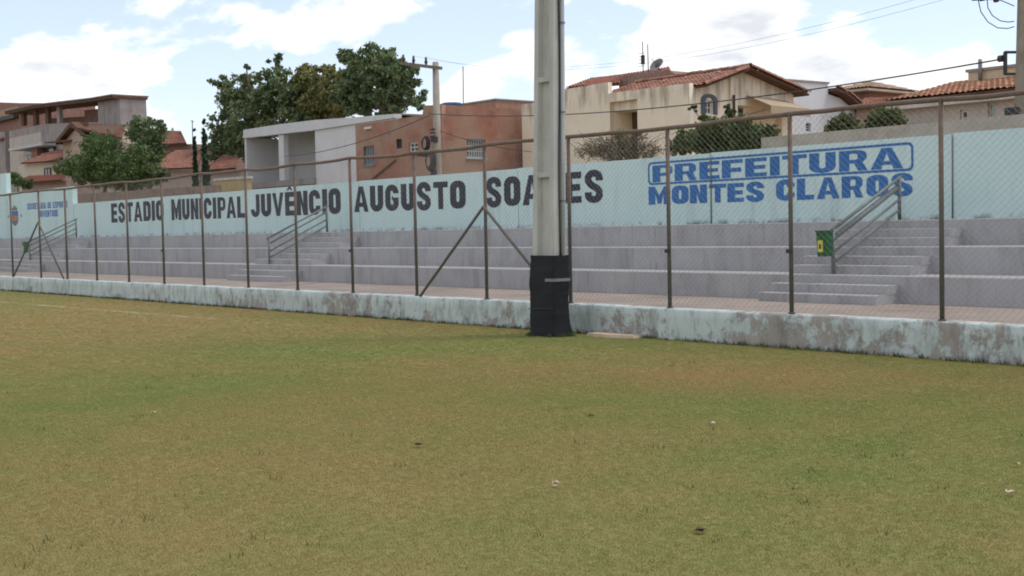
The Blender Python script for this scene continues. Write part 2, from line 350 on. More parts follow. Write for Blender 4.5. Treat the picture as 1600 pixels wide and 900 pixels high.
# ---- lettered back wall in sections with open joints
m, t, bs = new_mat('aqua_wall_paint'); p = t.pos(); z = t.sep(p)
c = t.mix(t.rng(t.noise(p, .55, 5, .6), .3, .7), lin(194, 217, 214), lin(208, 227, 223))
st = t.math('MULTIPLY', t.rng(t.noise(t.vmath('MULTIPLY', p, (1, 1, .12)), 3.2, 8, .68), .54, .78), .45); c = t.mix(st, c, lin(142, 152, 150))
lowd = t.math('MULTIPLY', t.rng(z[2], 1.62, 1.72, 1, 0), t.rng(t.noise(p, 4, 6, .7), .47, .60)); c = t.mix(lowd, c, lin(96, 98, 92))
t.put(bs.inputs['Base Color'], c); bs.inputs['Roughness'].default_value = .85; bs.inputs['Specular IOR Level'].default_value = .2; bump(t, bs, t.noise(p, 25, 4, .6), .3, .008); AQUA = m
WY = Pl('Y', 5.5)
bw = empty('lettered_wall', (-30, 5.5, 1.62), 'long pale aqua wall painted with big black and blue lettering above the stand', 'wall')
joints = [4., -5.6, -11.5, -16.68, -22.52, -29.18, -35.8, -42.8, -49.87]
for i in range(len(joints)-1):
    x1, x0 = joints[i], joints[i+1]; zt = 3.02-.012*i
    MB().box(x0+.012, x1-.012, 5.5, 5.68, 1.5, zt).build('wall_section', AQUA, bw)
MB().box(-57.65, -49.88, 5.49, 5.68, 1.5, 3.62).build('wall_section', AQUA, bw)
MB().box(XL, -57.67, 5.48, 5.68, 1.5, 4.5).build('wall_section', AQUA, bw)
MB().box(-49.8, 4, 5.53, 5.66, 1.4, 2.9).build('joint_backing', CONC, bw)
# downpipe standing in the joint near the right end
MB().tube([(-11.5, 5.485, 1.63), (-11.5, 5.49, 2.98)], .010, 8).build('drain_pipe', STEEL, bw, smooth=True)
MB().tube([(-16.68, 5.485, 1.63), (-16.68, 5.485, 2.97)], .010, 6).build('drain_pipe', STEEL, bw, smooth=True)
# plain concrete wall behind it at the right
tag(MB().prism([(-14.9-1.2, 6.3, 0), (4, 6.3, 0), (4, 6.3, 3.33), (-16.1, 6.3, 3.27)], [(-16.1, 6.5, 0), (4, 6.5, 0), (4, 6.5, 3.33), (-16.1, 6.5, 3.27)]).build('boundary_wall', mat('weathered_beige_concrete', (176, 164, 150), var=.12, stain=(120, 110, 100), st_lo=.5, st_hi=.75, st_scale=1)),
    'bare beige concrete wall just behind the right end of the lettered wall', 'wall')
# ------------------------------------------------------------------ painted lettering (outline glyphs, height 1)
def arc(cx, cy, rx, ry, a0, a1, n=7): return [(cx+rx*math.cos(math.radians(a0+(a1-a0)*i/n)), cy+ry*math.sin(math.radians(a0+(a1-a0)*i/n))) for i in range(n+1)]
def rrect(x0, y0, x1, y1, r, corners=(1, 1, 1, 1)):
    o = []
    for (cx, cy, a0), k in zip(((x1-r, y0+r, -90), (x1-r, y1-r, 0), (x0+r, y1-r, 90), (x0+r, y0+r, 180)), corners):
        o += arc(cx, cy, r, r, a0, a0+90) if k else [((x1 if a0 in (-90, 0) else x0), (y0 if a0 in (-90, 180) else y1))]
    return o
def stroke(path, tk):
    """one outline around a rounded polyline"""
    n = len(path); L = []; Rr = []
    for i, q in enumerate(path):
        a = np.array(path[max(i-1, 0)]); b_ = np.array(path[min(i+1, n-1)]); d = (b_-a)/np.linalg.norm(b_-a); nn = np.array([-d[1], d[0]])
        L.append(tuple(np.array(q)+nn*tk/2)); Rr.append(tuple(np.array(q)-nn*tk/2))
    return L + Rr[::-1]
def glyph(ch, t_=.235, h_=.20):
    w_ = .62; W2 = w_/2; r = .21
    if ch == 'I': return t_+.01, [[(0, 0), (t_+.01, 0), (t_+.01, 1), (0, 1)]]
    if ch in 'EÊ':
        g = [[(0, 0), (.56, 0), (.56, h_), (t_, h_), (t_, .5-h_/2), (.52, .5-h_/2), (.52, .5+h_/2), (t_, .5+h_/2), (t_, 1-h_), (.56, 1-h_), (.56, 1), (0, 1)]]
        if ch == 'Ê': g.append([(.10, 1.06), (.20, 1.06), (.28, 1.14), (.36, 1.06), (.46, 1.06), (.33, 1.22), (.23, 1.22)])
        return .56, g
    if ch == 'F': return .56, [[(0, 0), (t_, 0), (t_, .42-h_/2), (.52, .42-h_/2), (.52, .42+h_/2+.03), (t_, .42+h_/2+.03), (t_, 1-h_), (.56, 1-h_), (.56, 1), (0, 1)]]
    if ch == 'L': return .54, [[(0, 0), (.54, 0), (.54, h_), (t_, h_), (t_, 1), (0, 1)]]
    if ch == 'T': return .6, [[(.2, 0), (.4, 0), (.4, 1-h_), (.6, 1-h_), (.6, 1), (0, 1), (0, 1-h_), (.2, 1-h_)]]
    if ch == 'N': return w_, [[(0, 0), (t_-.01, 0), (t_-.01, .56), (w_-t_, 0), (w_, 0), (w_, 1), (w_-t_+.01, 1), (w_-t_+.01, .44), (t_, 1), (0, 1)]]
    if ch == 'M': return .84, [[(0, 0), (t_, 0), (t_, .62), (.35, .05), (.49, .05), (.84-t_, .62), (.84-t_, 0), (.84, 0), (.84, 1), (.84-.24, 1), (.42, .5), (.24, 1), (0, 1)]]
    if ch == 'O': return w_, [rrect(0, 0, w_, 1, .27), rrect(t_, h_, w_-t_, 1-h_, .10)]
    if ch == 'D': return w_, [rrect(0, 0, w_, 1, .27, (1, 1, 0, 0)), rrect(t_, h_, w_-t_, 1-h_, .10, (1, 1, 0, 0))]
    if ch == 'A': return .7, [[(0, 0), (t_, 0), (.245, .2), (.455, .2), (.5, 0), (.7, 0), (.46, 1), (.24, 1)], [(.35, .78), (.28, .37), (.42, .37)]]
    if ch == 'V': return .66, [[(.23, 0), (.43, 0), (.66, 1), (.46, 1), (.33, .34), (.20, 1), (0, 1)]]
    if ch == 'P': return .6, [[(0, 0), (t_, 0), (t_, .36)] + arc(.38, .58, .22, .22, -90, 0, 4) + arc(.38, .78, .22, .22, 0, 90, 4) + [(0, 1)], [(t_, .53), (.36, .53), (.41, .58), (.41, .79), (.36, .84), (t_, .84)]]
    if ch == 'R': return .64, [[(0, 0), (t_, 0), (t_, .37), (.34, .37), (.43, 0), (.64, 0), (.53, .41)] + arc(.40, .62, .22, .20, -40, 0, 3) + arc(.40, .79, .22, .21, 0, 90, 4) + [(0, 1)], [(t_, .54), (.38, .54), (.42, .58), (.42, .80), (.38, .84), (t_, .84)]]
    a = t_/2
    if ch == 'U': return w_, [stroke([(a, 1), (a, .5)] + arc(W2, W2-.01, W2-a, W2-a, 180, 360, 12) + [(w_-a, .5), (w_-a, 1)], t_)]
    if ch == 'J': return .52, [stroke([(.10, .34), (.10, .26)] + arc(.26, .26, .16, .16, 180, 360, 10)[1:] + [(.42, .5), (.42, 1)], t_-.02)]
    if ch == 'C': return w_, [stroke([(w_-a, .64), (w_-a, .72)] + arc(W2, 1-W2+.01, W2-a, W2-a, 0, 180, 12)[1:] + [(a, .5)] + arc(W2, W2-.01, W2-a, W2-a, 180, 360, 12) + [(w_-a, .36)], t_-.01)]
    if ch == 'G': return w_, [stroke([(w_-a, .66), (w_-a, .72)] + arc(W2, 1-W2+.01, W2-a, W2-a, 0, 180, 12)[1:] + [(a, .5)] + arc(W2, W2-.01, W2-a, W2-a, 180, 350, 12) + [(w_-a, .36), (w_-a, .50)], t_-.01), [(W2+.0, .40), (w_-t_-.006, .40), (w_-t_-.006, .56), (W2, .56)]]
    if ch == 'S':
        p1 = [(w_-a, .68), (w_-a, .735)] + arc(W2, .755, W2-a, .165, 0, 180, 10)[1:] + [(a+.01, .67), (.20, .575), (.31, .5), (.42, .425), (w_-a-.01, .33)] + arc(W2, .245, W2-a, .165, 0, -180, 10)[1:] + [(a, .32)]
        return w_, [stroke(p1, t_-.025)]
def word(txt, px0, px1, yt0, yb0, yt1, yb1, m, label, gap=.13, n=0.004, t_=.235, h_=.20):
    """one painted word between two pixels of the wall; top and bottom pixel at each end"""
    a0, a1 = WY.pt(px0, yb0), WY.pt(px0, yt0); b0, b1 = WY.pt(px1, yb1), WY.pt(px1, yt1)
    gs = [glyph(c, t_, h_) if c != ' ' else (.34, []) for c in txt]; tot = sum(g[0] for g in gs) + gap*(len(gs)-1); x = 0; loops = []
    def mp(u, v):
        s = u/tot; return (a0[0]*(1-s)+b0[0]*s, (a0[1]*(1-s)+b0[1]*s)*(1-v) + (a1[1]*(1-s)+b1[1]*s)*v)
    for wd, lps in gs:
        jx = random.uniform(-.012, .012)
        for lp in lps: loops.append([mp(x+jx+u, v) for u, v in lp])
        x += wd+gap
    o = plate('painted_lettering', WY, loops, n-.0005, n+.0015, m, bw); o['label'] = label; return o
BLACKP = mat('black_sign_paint', (62, 61, 70), var=.16, scale=3, stain=(112, 116, 122), st_lo=.60, st_hi=.76, st_scale=3)
BLUES = mat('blue_sign_paint', (62, 112, 170), var=.12, scale=3, stain=(104, 144, 190), st_lo=.60, st_hi=.78, st_scale=3)
for a_ in [('ESTADIO', 174.5, 256.5, 318, 348, 312.5, 344), ('MUNICIPAL', 268.5, 383, 311.5, 344, 306.5, 340), ('JUVÊNCIO', 393, 533, 304.5, 339, 293.5, 334), ('AUGUSTO', 554, 728, 292, 331.5, 281.5, 325.5), ('SOARES', 760, 943, 278.5, 323.5, 265.5, 315)]:
    word(*a_, BLACKP, 'black painted word ' + a_[0], .09, .004, .25, .215)
word('PREFEITURA', 1020, 1411.5, 259, 285, 229, 262.5, BLUES, 'blue painted word PREFEITURA in a rounded frame', .07, .004, .235, .2)
word('MONTES', 1013.5, 1195, 292, 320, 284, 314, BLUES, 'blue painted word MONTES', .06, .004, .26, .22)
word('CLAROS', 1212.5, 1427, 281, 314, 270.5, 305, BLUES, 'blue painted word CLAROS', .08, .004, .26, .22)
word('SECRETARIA DE ESPORTE', 43, 106, 318, 327.5, 314, 324, BLUES, 'small blue painted words SECRETARIA DE ESPORTE', .12, .014)
word('JUVENTUDE', 62, 91.5, 329.5, 339.5, 327.5, 338, BLUES, 'small blue painted word JUVENTUDE', .12, .014)
def frame_loop(q, d, r):
    (x0, zl0), (x1, zl1), (_, zu1), (_, zu0) = q; L = x1-x0
    o = []
    for x, v in rrect(d, d, L-d, .48-d, r):
        s = x/L; zb = zl0*(1-s)+zl1*s; zt = zu0*(1-s)+zu1*s; o.append((x0+x, zb+(zt-zb)*v/.48))
    return o
q = [WY.pt(1013, 289.5), WY.pt(1427.5, 266.7), WY.pt(1427.5, 221.5), WY.pt(1013, 254)]
o = plate('lettering_frame', WY, [frame_loop(q, 0, .10), frame_loop(q, .042, .075)], .0035, .0055, BLUES, bw); o['label'] = 'blue painted rounded frame around PREFEITURA'
# small municipal crest: shield, crown, side marks
cx, cz = WY.pt(23.5, 338); hw, hh = .47, .38
def cm(n, lp, c, nf): return plate(n, WY, [[(cx+x*hw, cz+z_*hh) for x, z_ in lp]], nf-.002, nf, mat('crest_'+str(c), c, var=.1), bw)
o = cm('painted_crest', [(-.95, .62), (-.95, -.55), (-.6, -.9), (0, -1.12), (.6, -.9), (.95, -.55), (.95, .62)], (92, 112, 160), .014); o['label'] = 'small painted shield crest in blue and orange'
cm('painted_crest_band', [(-.85, .05), (-.85, -.5), (.85, -.5), (.85, .05)], (176, 126, 92), .0165); cm('painted_crest_base', [(-.55, -.62), (-.55, -.86), (0, -1.02), (.55, -.86), (.55, -.62)], (96, 128, 104), .0165)
cm('painted_crest_crown', [(-.7, .68), (.7, .68), (.8, 1.0), (.45, .95), (.3, 1.25), (0, 1.1), (-.3, 1.25), (-.45, .95), (-.8, 1.0)], (120, 116, 120), .0165)
for sx in (-1.75, 1.75): cm('painted_crest_mark', [(sx-.2, -.1), (sx+.2, -.1), (sx+.2, .16), (sx-.2, .16)], (120, 126, 140), .0165)
# ------------------------------------------------------------------ wire fence
m, t, bs = new_mat('rusty_pipe'); p = t.pos(); z = t.sep(p)
up = t.rng(t.math('ADD', z[2], t.math('MULTIPLY', t.noise(p, 2, 5, .7), 1.2)), 2.3, 2.8)
c = t.mix(t.rng(t.noise(p, 7, 5, .7), .35, .65), lin(84, 88, 80), lin(104, 97, 88)); c2 = t.mix(t.rng(t.noise(p, 9, 5, .7), .35, .65), lin(106, 90, 78), lin(126, 108, 94))
t.put(bs.inputs['Base Color'], t.mix(up, c, c2)); bs.inputs['Roughness'].default_value = .8; bs.inputs['Metallic'].default_value = .1; PIPE = m
GALV = mat('galvanised_wire', (138, 140, 138), rough=.55, var=.12, metal=.35, bmp=0)
fence = empty('wire_fence', (-30, 0, .43), 'tall rusty pipe fence with chain link mesh on the kerb wall', 'fence')
PX = [2.2, .1, -2.0, -4.05, -6.15, -8.27, -10.44, -12.59, -14.69, -16.78, -18.8, -20.93, -23.03, -25.15, -27.29, -29.45, -31.57, -33.7, -35.87, -37.98, -40.47, -42.6, -44.7, -46.8, -48.9, -51., -53.1, -55.2, -57.3]
ZT = 3.0
def ztop(x): return ZT + .012*math.sin(x*1.1) + .01*math.sin(x*2.7+1)
for i, x in enumerate(PX):
    lean = random.uniform(-.012, .012); zt = ztop(x)
    b = MB().tube([(x, 0, .42), (x+lean*.5, 0, 1.7), (x+lean, 0, zt-.01)], .029, 10)
    o = b.build('post', PIPE, fence, smooth=True)
    MB().tube([(x, 0, .436), (x, 0, .455)], .045, 10).build('base_collar', PIPE, o, smooth=True)
    if x in (-10.44, -12.59, -20.93, -29.45):
        MB().box(x-.05, x+.05, -.045, -.028, 1.22, 1.27).build('clamp', DARK, o)
for i in range(len(PX)-1):
    x1, x0 = PX[i]-.001, PX[i+1]+.001
    MB().tube([(x0+(x1-x0)*k/4, 0, ztop(x0+(x1-x0)*k/4)-(.012 if 0 < k < 4 else 0)) for k in range(5)], .031, 10).build('top_rail', PIPE, fence, smooth=True)
for xc, za in ((-16.78, 1.98), (-37.98, 2.08), (-4.05, 2.0)):
    i = PX.index(xc)
    for xe in (PX[i-1]-.2, PX[i+1]+.15):
        MB().tube([(xc, -.035, za), (xe, -.035, .44)], .025, 8).build('brace', PIPE, fence, smooth=True)
# chain link: woven zigzag wires, one panel per bay sharing one mesh
def mesh_panel(L, H):
    """two families of zigzag wires whose bends hook into each other"""
    pitch = .046; n = int(round(L/pitch)); px_ = L/n; rows = int(round(H/.082)); dz = H/(rows*2); r = .0016; vs = []; fs = []
    for k in range(n):
        base = len(vs)
        for j in range(rows*2+1):
            x = k*px_ + (px_*1.02 if (j+k) % 2 else -px_*.02); y = .004 if (j+k) % 2 else -.004
            for q in range(3): vs.append((x+r*1.4*math.cos(q*2.094+.5), y+r*math.sin(q*2.094+.5), j*dz))
        for j in range(rows*2):
            for q in range(3): fs.append((base+j*3+q, base+j*3+(q+1) % 3, base+(j+1)*3+(q+1) % 3, base+(j+1)*3+q))
    return vs, fs
cache = {}
for i in range(len(PX)-1):
    x1, x0 = PX[i], PX[i+1]; L = x1-x0
    if 'm' not in cache:
        vs, fs = mesh_panel(2.1, 2.50); me = bpy.data.meshes.new('chain_link'); me.from_pydata(vs, [], fs); me.materials.append(GALV); cache['m'] = me
    o = link('chain_link', cache['m'], None, fence, (x0, -.0, .455)); o.scale.x = L/2.1; tag(o, kind='stuff')
# ------------------------------------------------------------------ handrails on the steps
RAILM = mat('grey_painted_steel', (112, 118, 116), rough=.55, var=.15, metal=.2, stain=(96, 84, 74), st_lo=.55, st_hi=.7, st_scale=5)
GREEN = mat('green_plastic', (44, 92, 54), rough=.5, var=.12); YEL = mat('yellow_sticker', (208, 204, 84), var=.08)
def handrail(X, thick, label, binlabel):
    r = empty('stair_handrail', (X, 3.2, .8), label, 'handrail', 'handrails on the stand steps')
    a, b_ = Vector((X, 3.2, .8)), Vector((X, 4.98, 1.62))
    MB().tube([a, a+Vector((0, 0, .70))], .030, 10).build('post', RAILM, r, smooth=True); MB().tube([b_, b_+Vector((0, 0, .69))], .030, 10).build('post', RAILM, r, smooth=True)
    for k, (dz, rad) in enumerate(((.69, .027), (.54, .046 if thick else .024), (.34, .022), (.17, .020))):
        MB().tube([a+Vector((-.03 if k == 1 and thick else 0, -.06 if k < 1 else 0, dz-(.02 if k < 1 else 0))), b_+Vector((-.03 if k == 1 and thick else 0, .05 if k < 1 else 0, dz+(.02 if k < 1 else 0)))], rad, 10).build('rail', RAILM, r, smooth=True)
    if binlabel:
        g = empty('litter_bin', (X-.05, 3.02, 1.06), binlabel, 'bin', 'small green bins on the handrail posts')
        x0, x1, y0, y1, z0, z1 = X-.155, X+.035, 2.98, 3.15, 1.08, 1.46
        MB().prism([(x0+.01, y0+.02, z0), (x1-.01, y0+.02, z0), (x1-.01, y1-.01, z0), (x0+.01, y1-.01, z0)], [(x0, y0, z1), (x1, y0, z1), (x1, y1, z1), (x0, y1, z1)]).build('bin_body', GREEN, g)
        MB().box(x0-.012, x1+.012, y0-.012, y1+.005, z1+.001, z1+.022).build('lid', GREEN, g)
        MB().box(x0+.03, x0+.12, y0-.002, y0+.012, 1.15, 1.33).build('sticker', YEL, g)
        MB().box(x0+.055, x0+.095, y0-.005, y0-.0025, 1.20, 1.27).build('sticker_print', DARK, g)
        MB().tube([(X, y1+.001, 1.33), (X, y1+.045, 1.33)], .035, 8).build('clamp', DARK, g)
handrail(-12.15, True, 'nearest handrail with one thick pipe, on the steps below CLAROS', 'green bin with yellow sticker on the nearest handrail below CLAROS')
handrail(-30.03, False, 'middle handrail of thin pipes on the steps below JUVÊNCIO', None)
handrail(-48.28, False, 'farthest handrail at the left, on the steps below the crest', 'small green bin on the farthest handrail at the left')
# ------------------------------------------------------------------ concrete lamp pole in front of the fence
def ring(cx, cy, z, loop): return [(cx+x, cy+y, z) for x, y in loop]
def hsec(sx, sy, fl=.21, dp=.34):
    x, y = sx/2, sy/2; f = sx*fl; d = sy*dp; g = f*.12
    return [(-x, -y), (-x+f, -y), (-x+f+g*2, -y+d), (x-f-g*2, -y+d), (x-f, -y), (x, -y), (x, y), (x-f, y), (x-f-g*2, y-d), (-x+f+g*2, y-d), (-x+f, y), (-x, y)]
PB = Vector((-14.36, -.74, 0)); PTOP = 13.
def pc(z): return PB.x+.0185*z*.64, PB.y+.0185*z*.77
def psz(z): return .50-.0175*z, .255-.008*z
pole = empty('floodlight_pole', PB, 'tall pale concrete pole standing on the grass before the fence, recessed with cross ribs', 'pole')
b = MB(); secs = [ring(*pc(z), z, hsec(*psz(z))) for z in np.linspace(-.02, PTOP, 14)]
n = 12; b.v = [q for s_ in secs for q in s_]; b.f = [(i*n+k, i*n+(k+1) % n, (i+1)*n+(k+1) % n, (i+1)*n+k) for i in range(13) for k in range(n)] + [tuple(range(n))[::-1], tuple(range(13*n, 14*n))]
b.build('shaft', POLE, pole)
z = .99
while z < PTOP-.5:
    for sgn in (-1, 1):
        cx_, cy_ = pc(z); sx, sy = psz(z); y0 = cy_+sgn*(sy/2-.004); y1 = cy_+sgn*(sy/2-sy*.34); hx = sx/2-sx*.21-.002
        MB().box(cx_-hx, cx_+hx, min(y0, y1), max(y0, y1), z-.035, z+.04).build('cross_rib', POLE, pole)
    z += 1.40
MB().tube([(pc(q)[0]+psz(q)[0]/2+.028, pc(q)[1]+.035, q) for q in np.linspace(1.19, PTOP-.3, 8)], .026, 8).build('conduit', ALU, pole, smooth=True)
MB().tube([(pc(q)[0]+psz(q)[0]/2+.012, pc(q)[1]-.012+.01*math.sin(q*2), q) for q in np.linspace(1.19, PTOP-.3, 30)], .011, 6).build('cable', CABLE, pole, smooth=True)
for q in (2.0, 3.3, 4.6, 5.9, 7.2, 9., 11.): MB().box(pc(q)[0]+psz(q)[0]/2-.004, pc(q)[0]+psz(q)[0]/2+.062, pc(q)[1]+.0, pc(q)[1]+.07, q-.012, q+.012).build('conduit_clip', STEEL, pole)
wr = empty('pole_wrap', PB, 'black plastic wrap around the foot of the concrete pole', 'wrap')
b = MB(); k = 40; rows = 40; prof = [rrect(-1, -1, 1, 1, .22)]
lp = rrect(-1, -1, 1, 1, .2); kk = len(lp)
for j in range(rows+1):
    z = -.02+1.22*j/rows; cx_, cy_ = pc(z); fl = max(0, (.42-z)/.42)**2
    for x, y in lp:
        d = mnoise.noise((x*2, y*2, z*3))*.012 + mnoise.noise((x*6, y*6, z*14))*.007
        b.v.append((cx_+x*(.282+d+fl*.035*(1 if x > 0 else .1)), cy_+y*(.158+d+fl*(.06 if y > 0 else .01)), z))
b.f = [(j*kk+i, j*kk+(i+1) % kk, (j+1)*kk+(i+1) % kk, (j+1)*kk+i) for j in range(rows) for i in range(kk)]
b.build('sheet', RUBBER, wr, smooth=True)
cx_, cy_ = pc(.83)
MB().prism([(cx_+.10, cy_-.172, .815), (cx_+.255, cy_-.172, .815), (cx_+.297, cy_-.13, .815), (cx_+.297, cy_+.15, .815), (cx_+.289, cy_+.15, .815), (cx_+.289, cy_-.126, .815), (cx_+.252, cy_-.164, .815), (cx_+.10, cy_-.164, .815)],
           [(cx_+.10, cy_-.172, .86), (cx_+.255, cy_-.172, .86), (cx_+.297, cy_-.13, .86), (cx_+.297, cy_+.15, .86), (cx_+.289, cy_+.15, .86), (cx_+.289, cy_-.126, .86), (cx_+.252, cy_-.164, .86), (cx_+.10, cy_-.164, .86)]).build('tape_strip', mat('grey_tape', (128, 128, 128), var=.1), wr)
for zz in (.40,): MB().tube([(pc(zz)[0]-.29, pc(zz)[1]-.168, zz), (pc(zz)[0]+.27, pc(zz)[1]-.168, zz+.02)], .006, 6).build('wire_tie', DARK, wr)
# pale slab in the grass beside the pole
b = MB(); a0, a1 = onz(918, 526), onz(1003, 525.5); dv = (a1-a0); pts = []
c0 = (a0+a1)/2
pts = [(c0.x-.42, c0.y-.20), (c0.x+.1, c0.y-.24), (c0.x+.5, c0.y-.1), (c0.x+.52, min(c0.y+.12, -.16)), (c0.x-.1, min(c0.y+.2, -.15)), (c0.x-.45, min(c0.y+.1, -.16))]
tag(MB().prism([(x, y, -.02) for x, y in pts], [(c0.x+(x-c0.x)*.93, c0.y+(y-c0.y)*.9, .045) for x, y in pts]).build('concrete_slab', mat('sandy_concrete', (190, 166, 142), var=.15, scale=6)), 'flat sandy concrete slab in the grass beside the wrapped pole', 'slab')
#@@BACKGROUND
# ================================================================== BUILDINGS BEHIND
def ringwall(name, pl, tops, holes, m, parent, depth, thick=.2, zb=0, core=None):
    """front wall plate with openings and the body of the building behind it"""
    lp = pl.top(tops, zb) if not isinstance(tops[0][0], tuple) else tops[0]
    o = plate(name, pl, [lp]+[rl(h) for h in holes], -thick, 0, m, parent)
    return o, lp
def body(pl, lp, depth, m, parent, thick=.2, name='body'): return pl.solid(name, lp, -thick-.001, -depth, m, parent)
# ---- cream house with gable end (front along the wall, gable towards the right)
GY = 24.; gf = Pl('Y', GY); xc = gf.pt(1077, 200)[0]; gs = Pl('X', xc)
G = empty('cream_house', (xc-5, GY, 0), 'cream two storey house with clay tile gable and stained parapet behind the dry bushes', 'house')
Y2 = gs.pt(1240, 170)[0]
porch = gf.rect(953, 157, 996, 210); porch = (porch[0], porch[1], 2.6, gf.pt(975, 157)[1])
lp = gf.top([(815, 163), (836, 160), (836, 147), (884, 139), (950, 128.5), (950.3, 146), (1077, 129.5)])
plate('front_wall', gf, [lp, rl(porch)], -.22, 0, CREAM, G)
lpb = [(lp[0][0], 0), (xc-.001, 0), (xc-.001, gf.pt(1077, 140)[1]), (gf.pt(950, 150)[0], gf.pt(950, 152)[1]), (gf.pt(884, 146)[0], gf.pt(884, 150)[1]), (lp[0][0], gf.pt(815, 165)[1])]
# body pieces either side of the recessed balcony
gf.solid('body', [(lp[0][0], 0), (porch[0], 0), (porch[0], gf.pt(953, 150)[1]), (lp[0][0], gf.pt(815, 165)[1])], -.222, -6, CREAM, G)
gf.solid('body', [(porch[0]+.001, 0), (porch[1]-.001, 0), (porch[1]-.001, 2.6), (porch[0]+.001, 2.6)], -.222, -6, CREAM, G)
gf.solid('body', [(porch[0]+.001, porch[3]+.001), (porch[1]-.001, porch[3]+.001), (porch[1]-.001, porch[3]+.25), (porch[0]+.001, porch[3]+.25)], -.222, -6, CREAM, G)
gf.solid('back_wall', [(porch[0]+.001, 2.6), (porch[1]-.001, 2.6), (porch[1]-.001, porch[3]), (porch[0]+.001, porch[3])], -1.3, -1.5, CREAM, G)
gf.solid('body', [(porch[1], 0), (xc-.23, 0), (xc-.23, gf.pt(1077, 140)[1]), (porch[1], gf.pt(996, 146)[1])], -.222, -6, CREAM, G)
d_ = gf.rect(957, 165, 967, 206); b = MB(); gf.box(b, porch[0]+.05, porch[0]+.62, 2.6, porch[3]-.35, -1.29, -1.25); dr = b.build('door', mat('brown_door', (96, 76, 62)), G)
for k in range(4):
    for j in range(2):
        b = MB(); gf.box(b, porch[0]+.10+j*.25, porch[0]+.29+j*.25, 2.75+k*.42, 3.03+k*.42, -1.252, -1.235); b.build('door_pane', GLASS if (k+j) % 2 else ALU, dr)
b = MB(); gf.box(b, porch[1]-.75, porch[1]-.15, porch[3]-.75, porch[3]-.35, -1.298, -1.27); b.build('vent_window', GLASS, G)
# gable side wall, facing right
apx = gs.pt(1157, 109); e0 = gs.pt(1079, 139); e1 = gs.pt(1240, 146)
win = gs.rect(1101.5, 157, 1113.5, 179)
opening = gs.rect(1153, 167, 1222, 206); opening = (opening[0], opening[1], 2.4, opening[3])
glp = [(GY+.001, 0), (Y2, 0), (Y2, e1[1]), (apx[0], apx[1]), (GY+.001, e0[1])]
plate('gable_wall', gs, [glp, rl(win), rl(opening)], -.22, 0, CREAM, G)
gs.solid('body', [(opening[0], 0), (Y2, 0), (Y2, 2.4), (opening[0], 2.4)], -.222, -5.8, CREAM, G)
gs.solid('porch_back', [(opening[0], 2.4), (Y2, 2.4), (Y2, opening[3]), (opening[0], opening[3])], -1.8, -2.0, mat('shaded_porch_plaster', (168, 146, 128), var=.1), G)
gs.solid('upper_body', [(GY+6.0, opening[3]+.002), (Y2, opening[3]+.002), (Y2, e1[1]-.05), (apx[0], apx[1]-.1), (GY+.25, e0[1]-.1), (GY+.25, opening[3]+.002)], -.223, -5.8, CREAM, G)
window(gs, win, G, OFFW, GLASS, .07, (1, 1))
for hx, sgn in ((win[0], -1), (win[1], 1)):                        # open dark shutters and arched head
    b = MB(); gs.box(b, hx+sgn*.02, hx+sgn*.24, win[2], win[3], .004, .05); sh = b.build('shutter', mat('slate_shutter', (92, 98, 104)), G)
    for k in range(7):
        b = MB(); z_ = win[2]+.06+k*(win[3]-win[2]-.1)/7; gs.box(b, hx+sgn*.05, hx+sgn*.21, z_, z_+.06, .05, .065); b.build('slat', mat('slate_shutter', (92, 98, 104)), sh)
hm = (win[0]+win[1])/2; hw_ = (win[1]-win[0])/2
plate('window_arch', gs, [arc(hm, win[3]+.003, hw_+.24, .25, 0, 180, 14) + arc(hm, win[3]+.003, hw_*.95, .12, 180, 0, 12)], .003, .06, mat('slate_shutter', (92, 98, 104)), G)
pil = gs.rect(1139, 112, 1149, 210); b = MB(); gs.box(b, pil[0], pil[1], 0, gs.pt(1144, 117)[1], .002, .10); b.build('pilaster', CREAM, G)
pp = gs.rect(1141, 149, 1144, 200); b = MB().tube([gs.w((pp[0]+pp[1])/2, 2, .16), gs.w((pp[0]+pp[1])/2, pp[3], .16)], .05, 8).build('downpipe', mat('brown_pipe', (84, 64, 56)), G, smooth=True)
# awning over the porch
aw = empty('awning', gs.w(opening[0], opening[3]), 'tan sloping awning on the gable side of the cream house', 'awning')
h0, z0 = gs.pt(1166, 150); h1 = gs.pt(1228, 155)[0]
aw_m = mat('tan_canvas', (176, 158, 132), var=.08, scale=2)
MB().prism([gs.w(h0, z0, .02), gs.w(h1, z0-.1, .02), gs.w(h1, z0-.55, 1.25), gs.w(h0, z0-.5, 1.25)], [gs.w(h0, z0+.03, .02), gs.w(h1, z0-.07, .02), gs.w(h1, z0-.52, 1.25), gs.w(h0, z0-.47, 1.25)]).build('canvas', aw_m, aw)
MB().prism([gs.w(h0, z0-.5, 1.252), gs.w(h1, z0-.55, 1.252), gs.w(h1, z0-.85, 1.24), gs.w(h0, z0-.8, 1.24)], [gs.w(h0, z0-.5, 1.27), gs.w(h1, z0-.55, 1.27), gs.w(h1, z0-.85, 1.26), gs.w(h0, z0-.8, 1.26)]).build('valance', aw_m, aw)
for h in (h0+.05, h1-.05): MB().tube([gs.w(h, z0-.6, 1.2), gs.w(h, z0-.75, .02)], .02, 6).build('strut', STEEL, aw)
rp = gs.rect(1166, 171, 1172, 181)
window(gs, gs.rect(1153.5, 168, 1164, 205), G, mat('brown_door', (96, 76, 62)), GLASS, .08, (0, 2), False, .12, name='porch_grille')
for k in range(5):
    h = opening[0]+.6+k*(opening[1]-opening[0]-.9)/4; MB().tube([gs.w(h, 2.4, -.2), gs.w(h, 3.2, -.2)], .025, 6).build('railing_bar', mat('rust_red_metal', (110, 66, 56)), G)
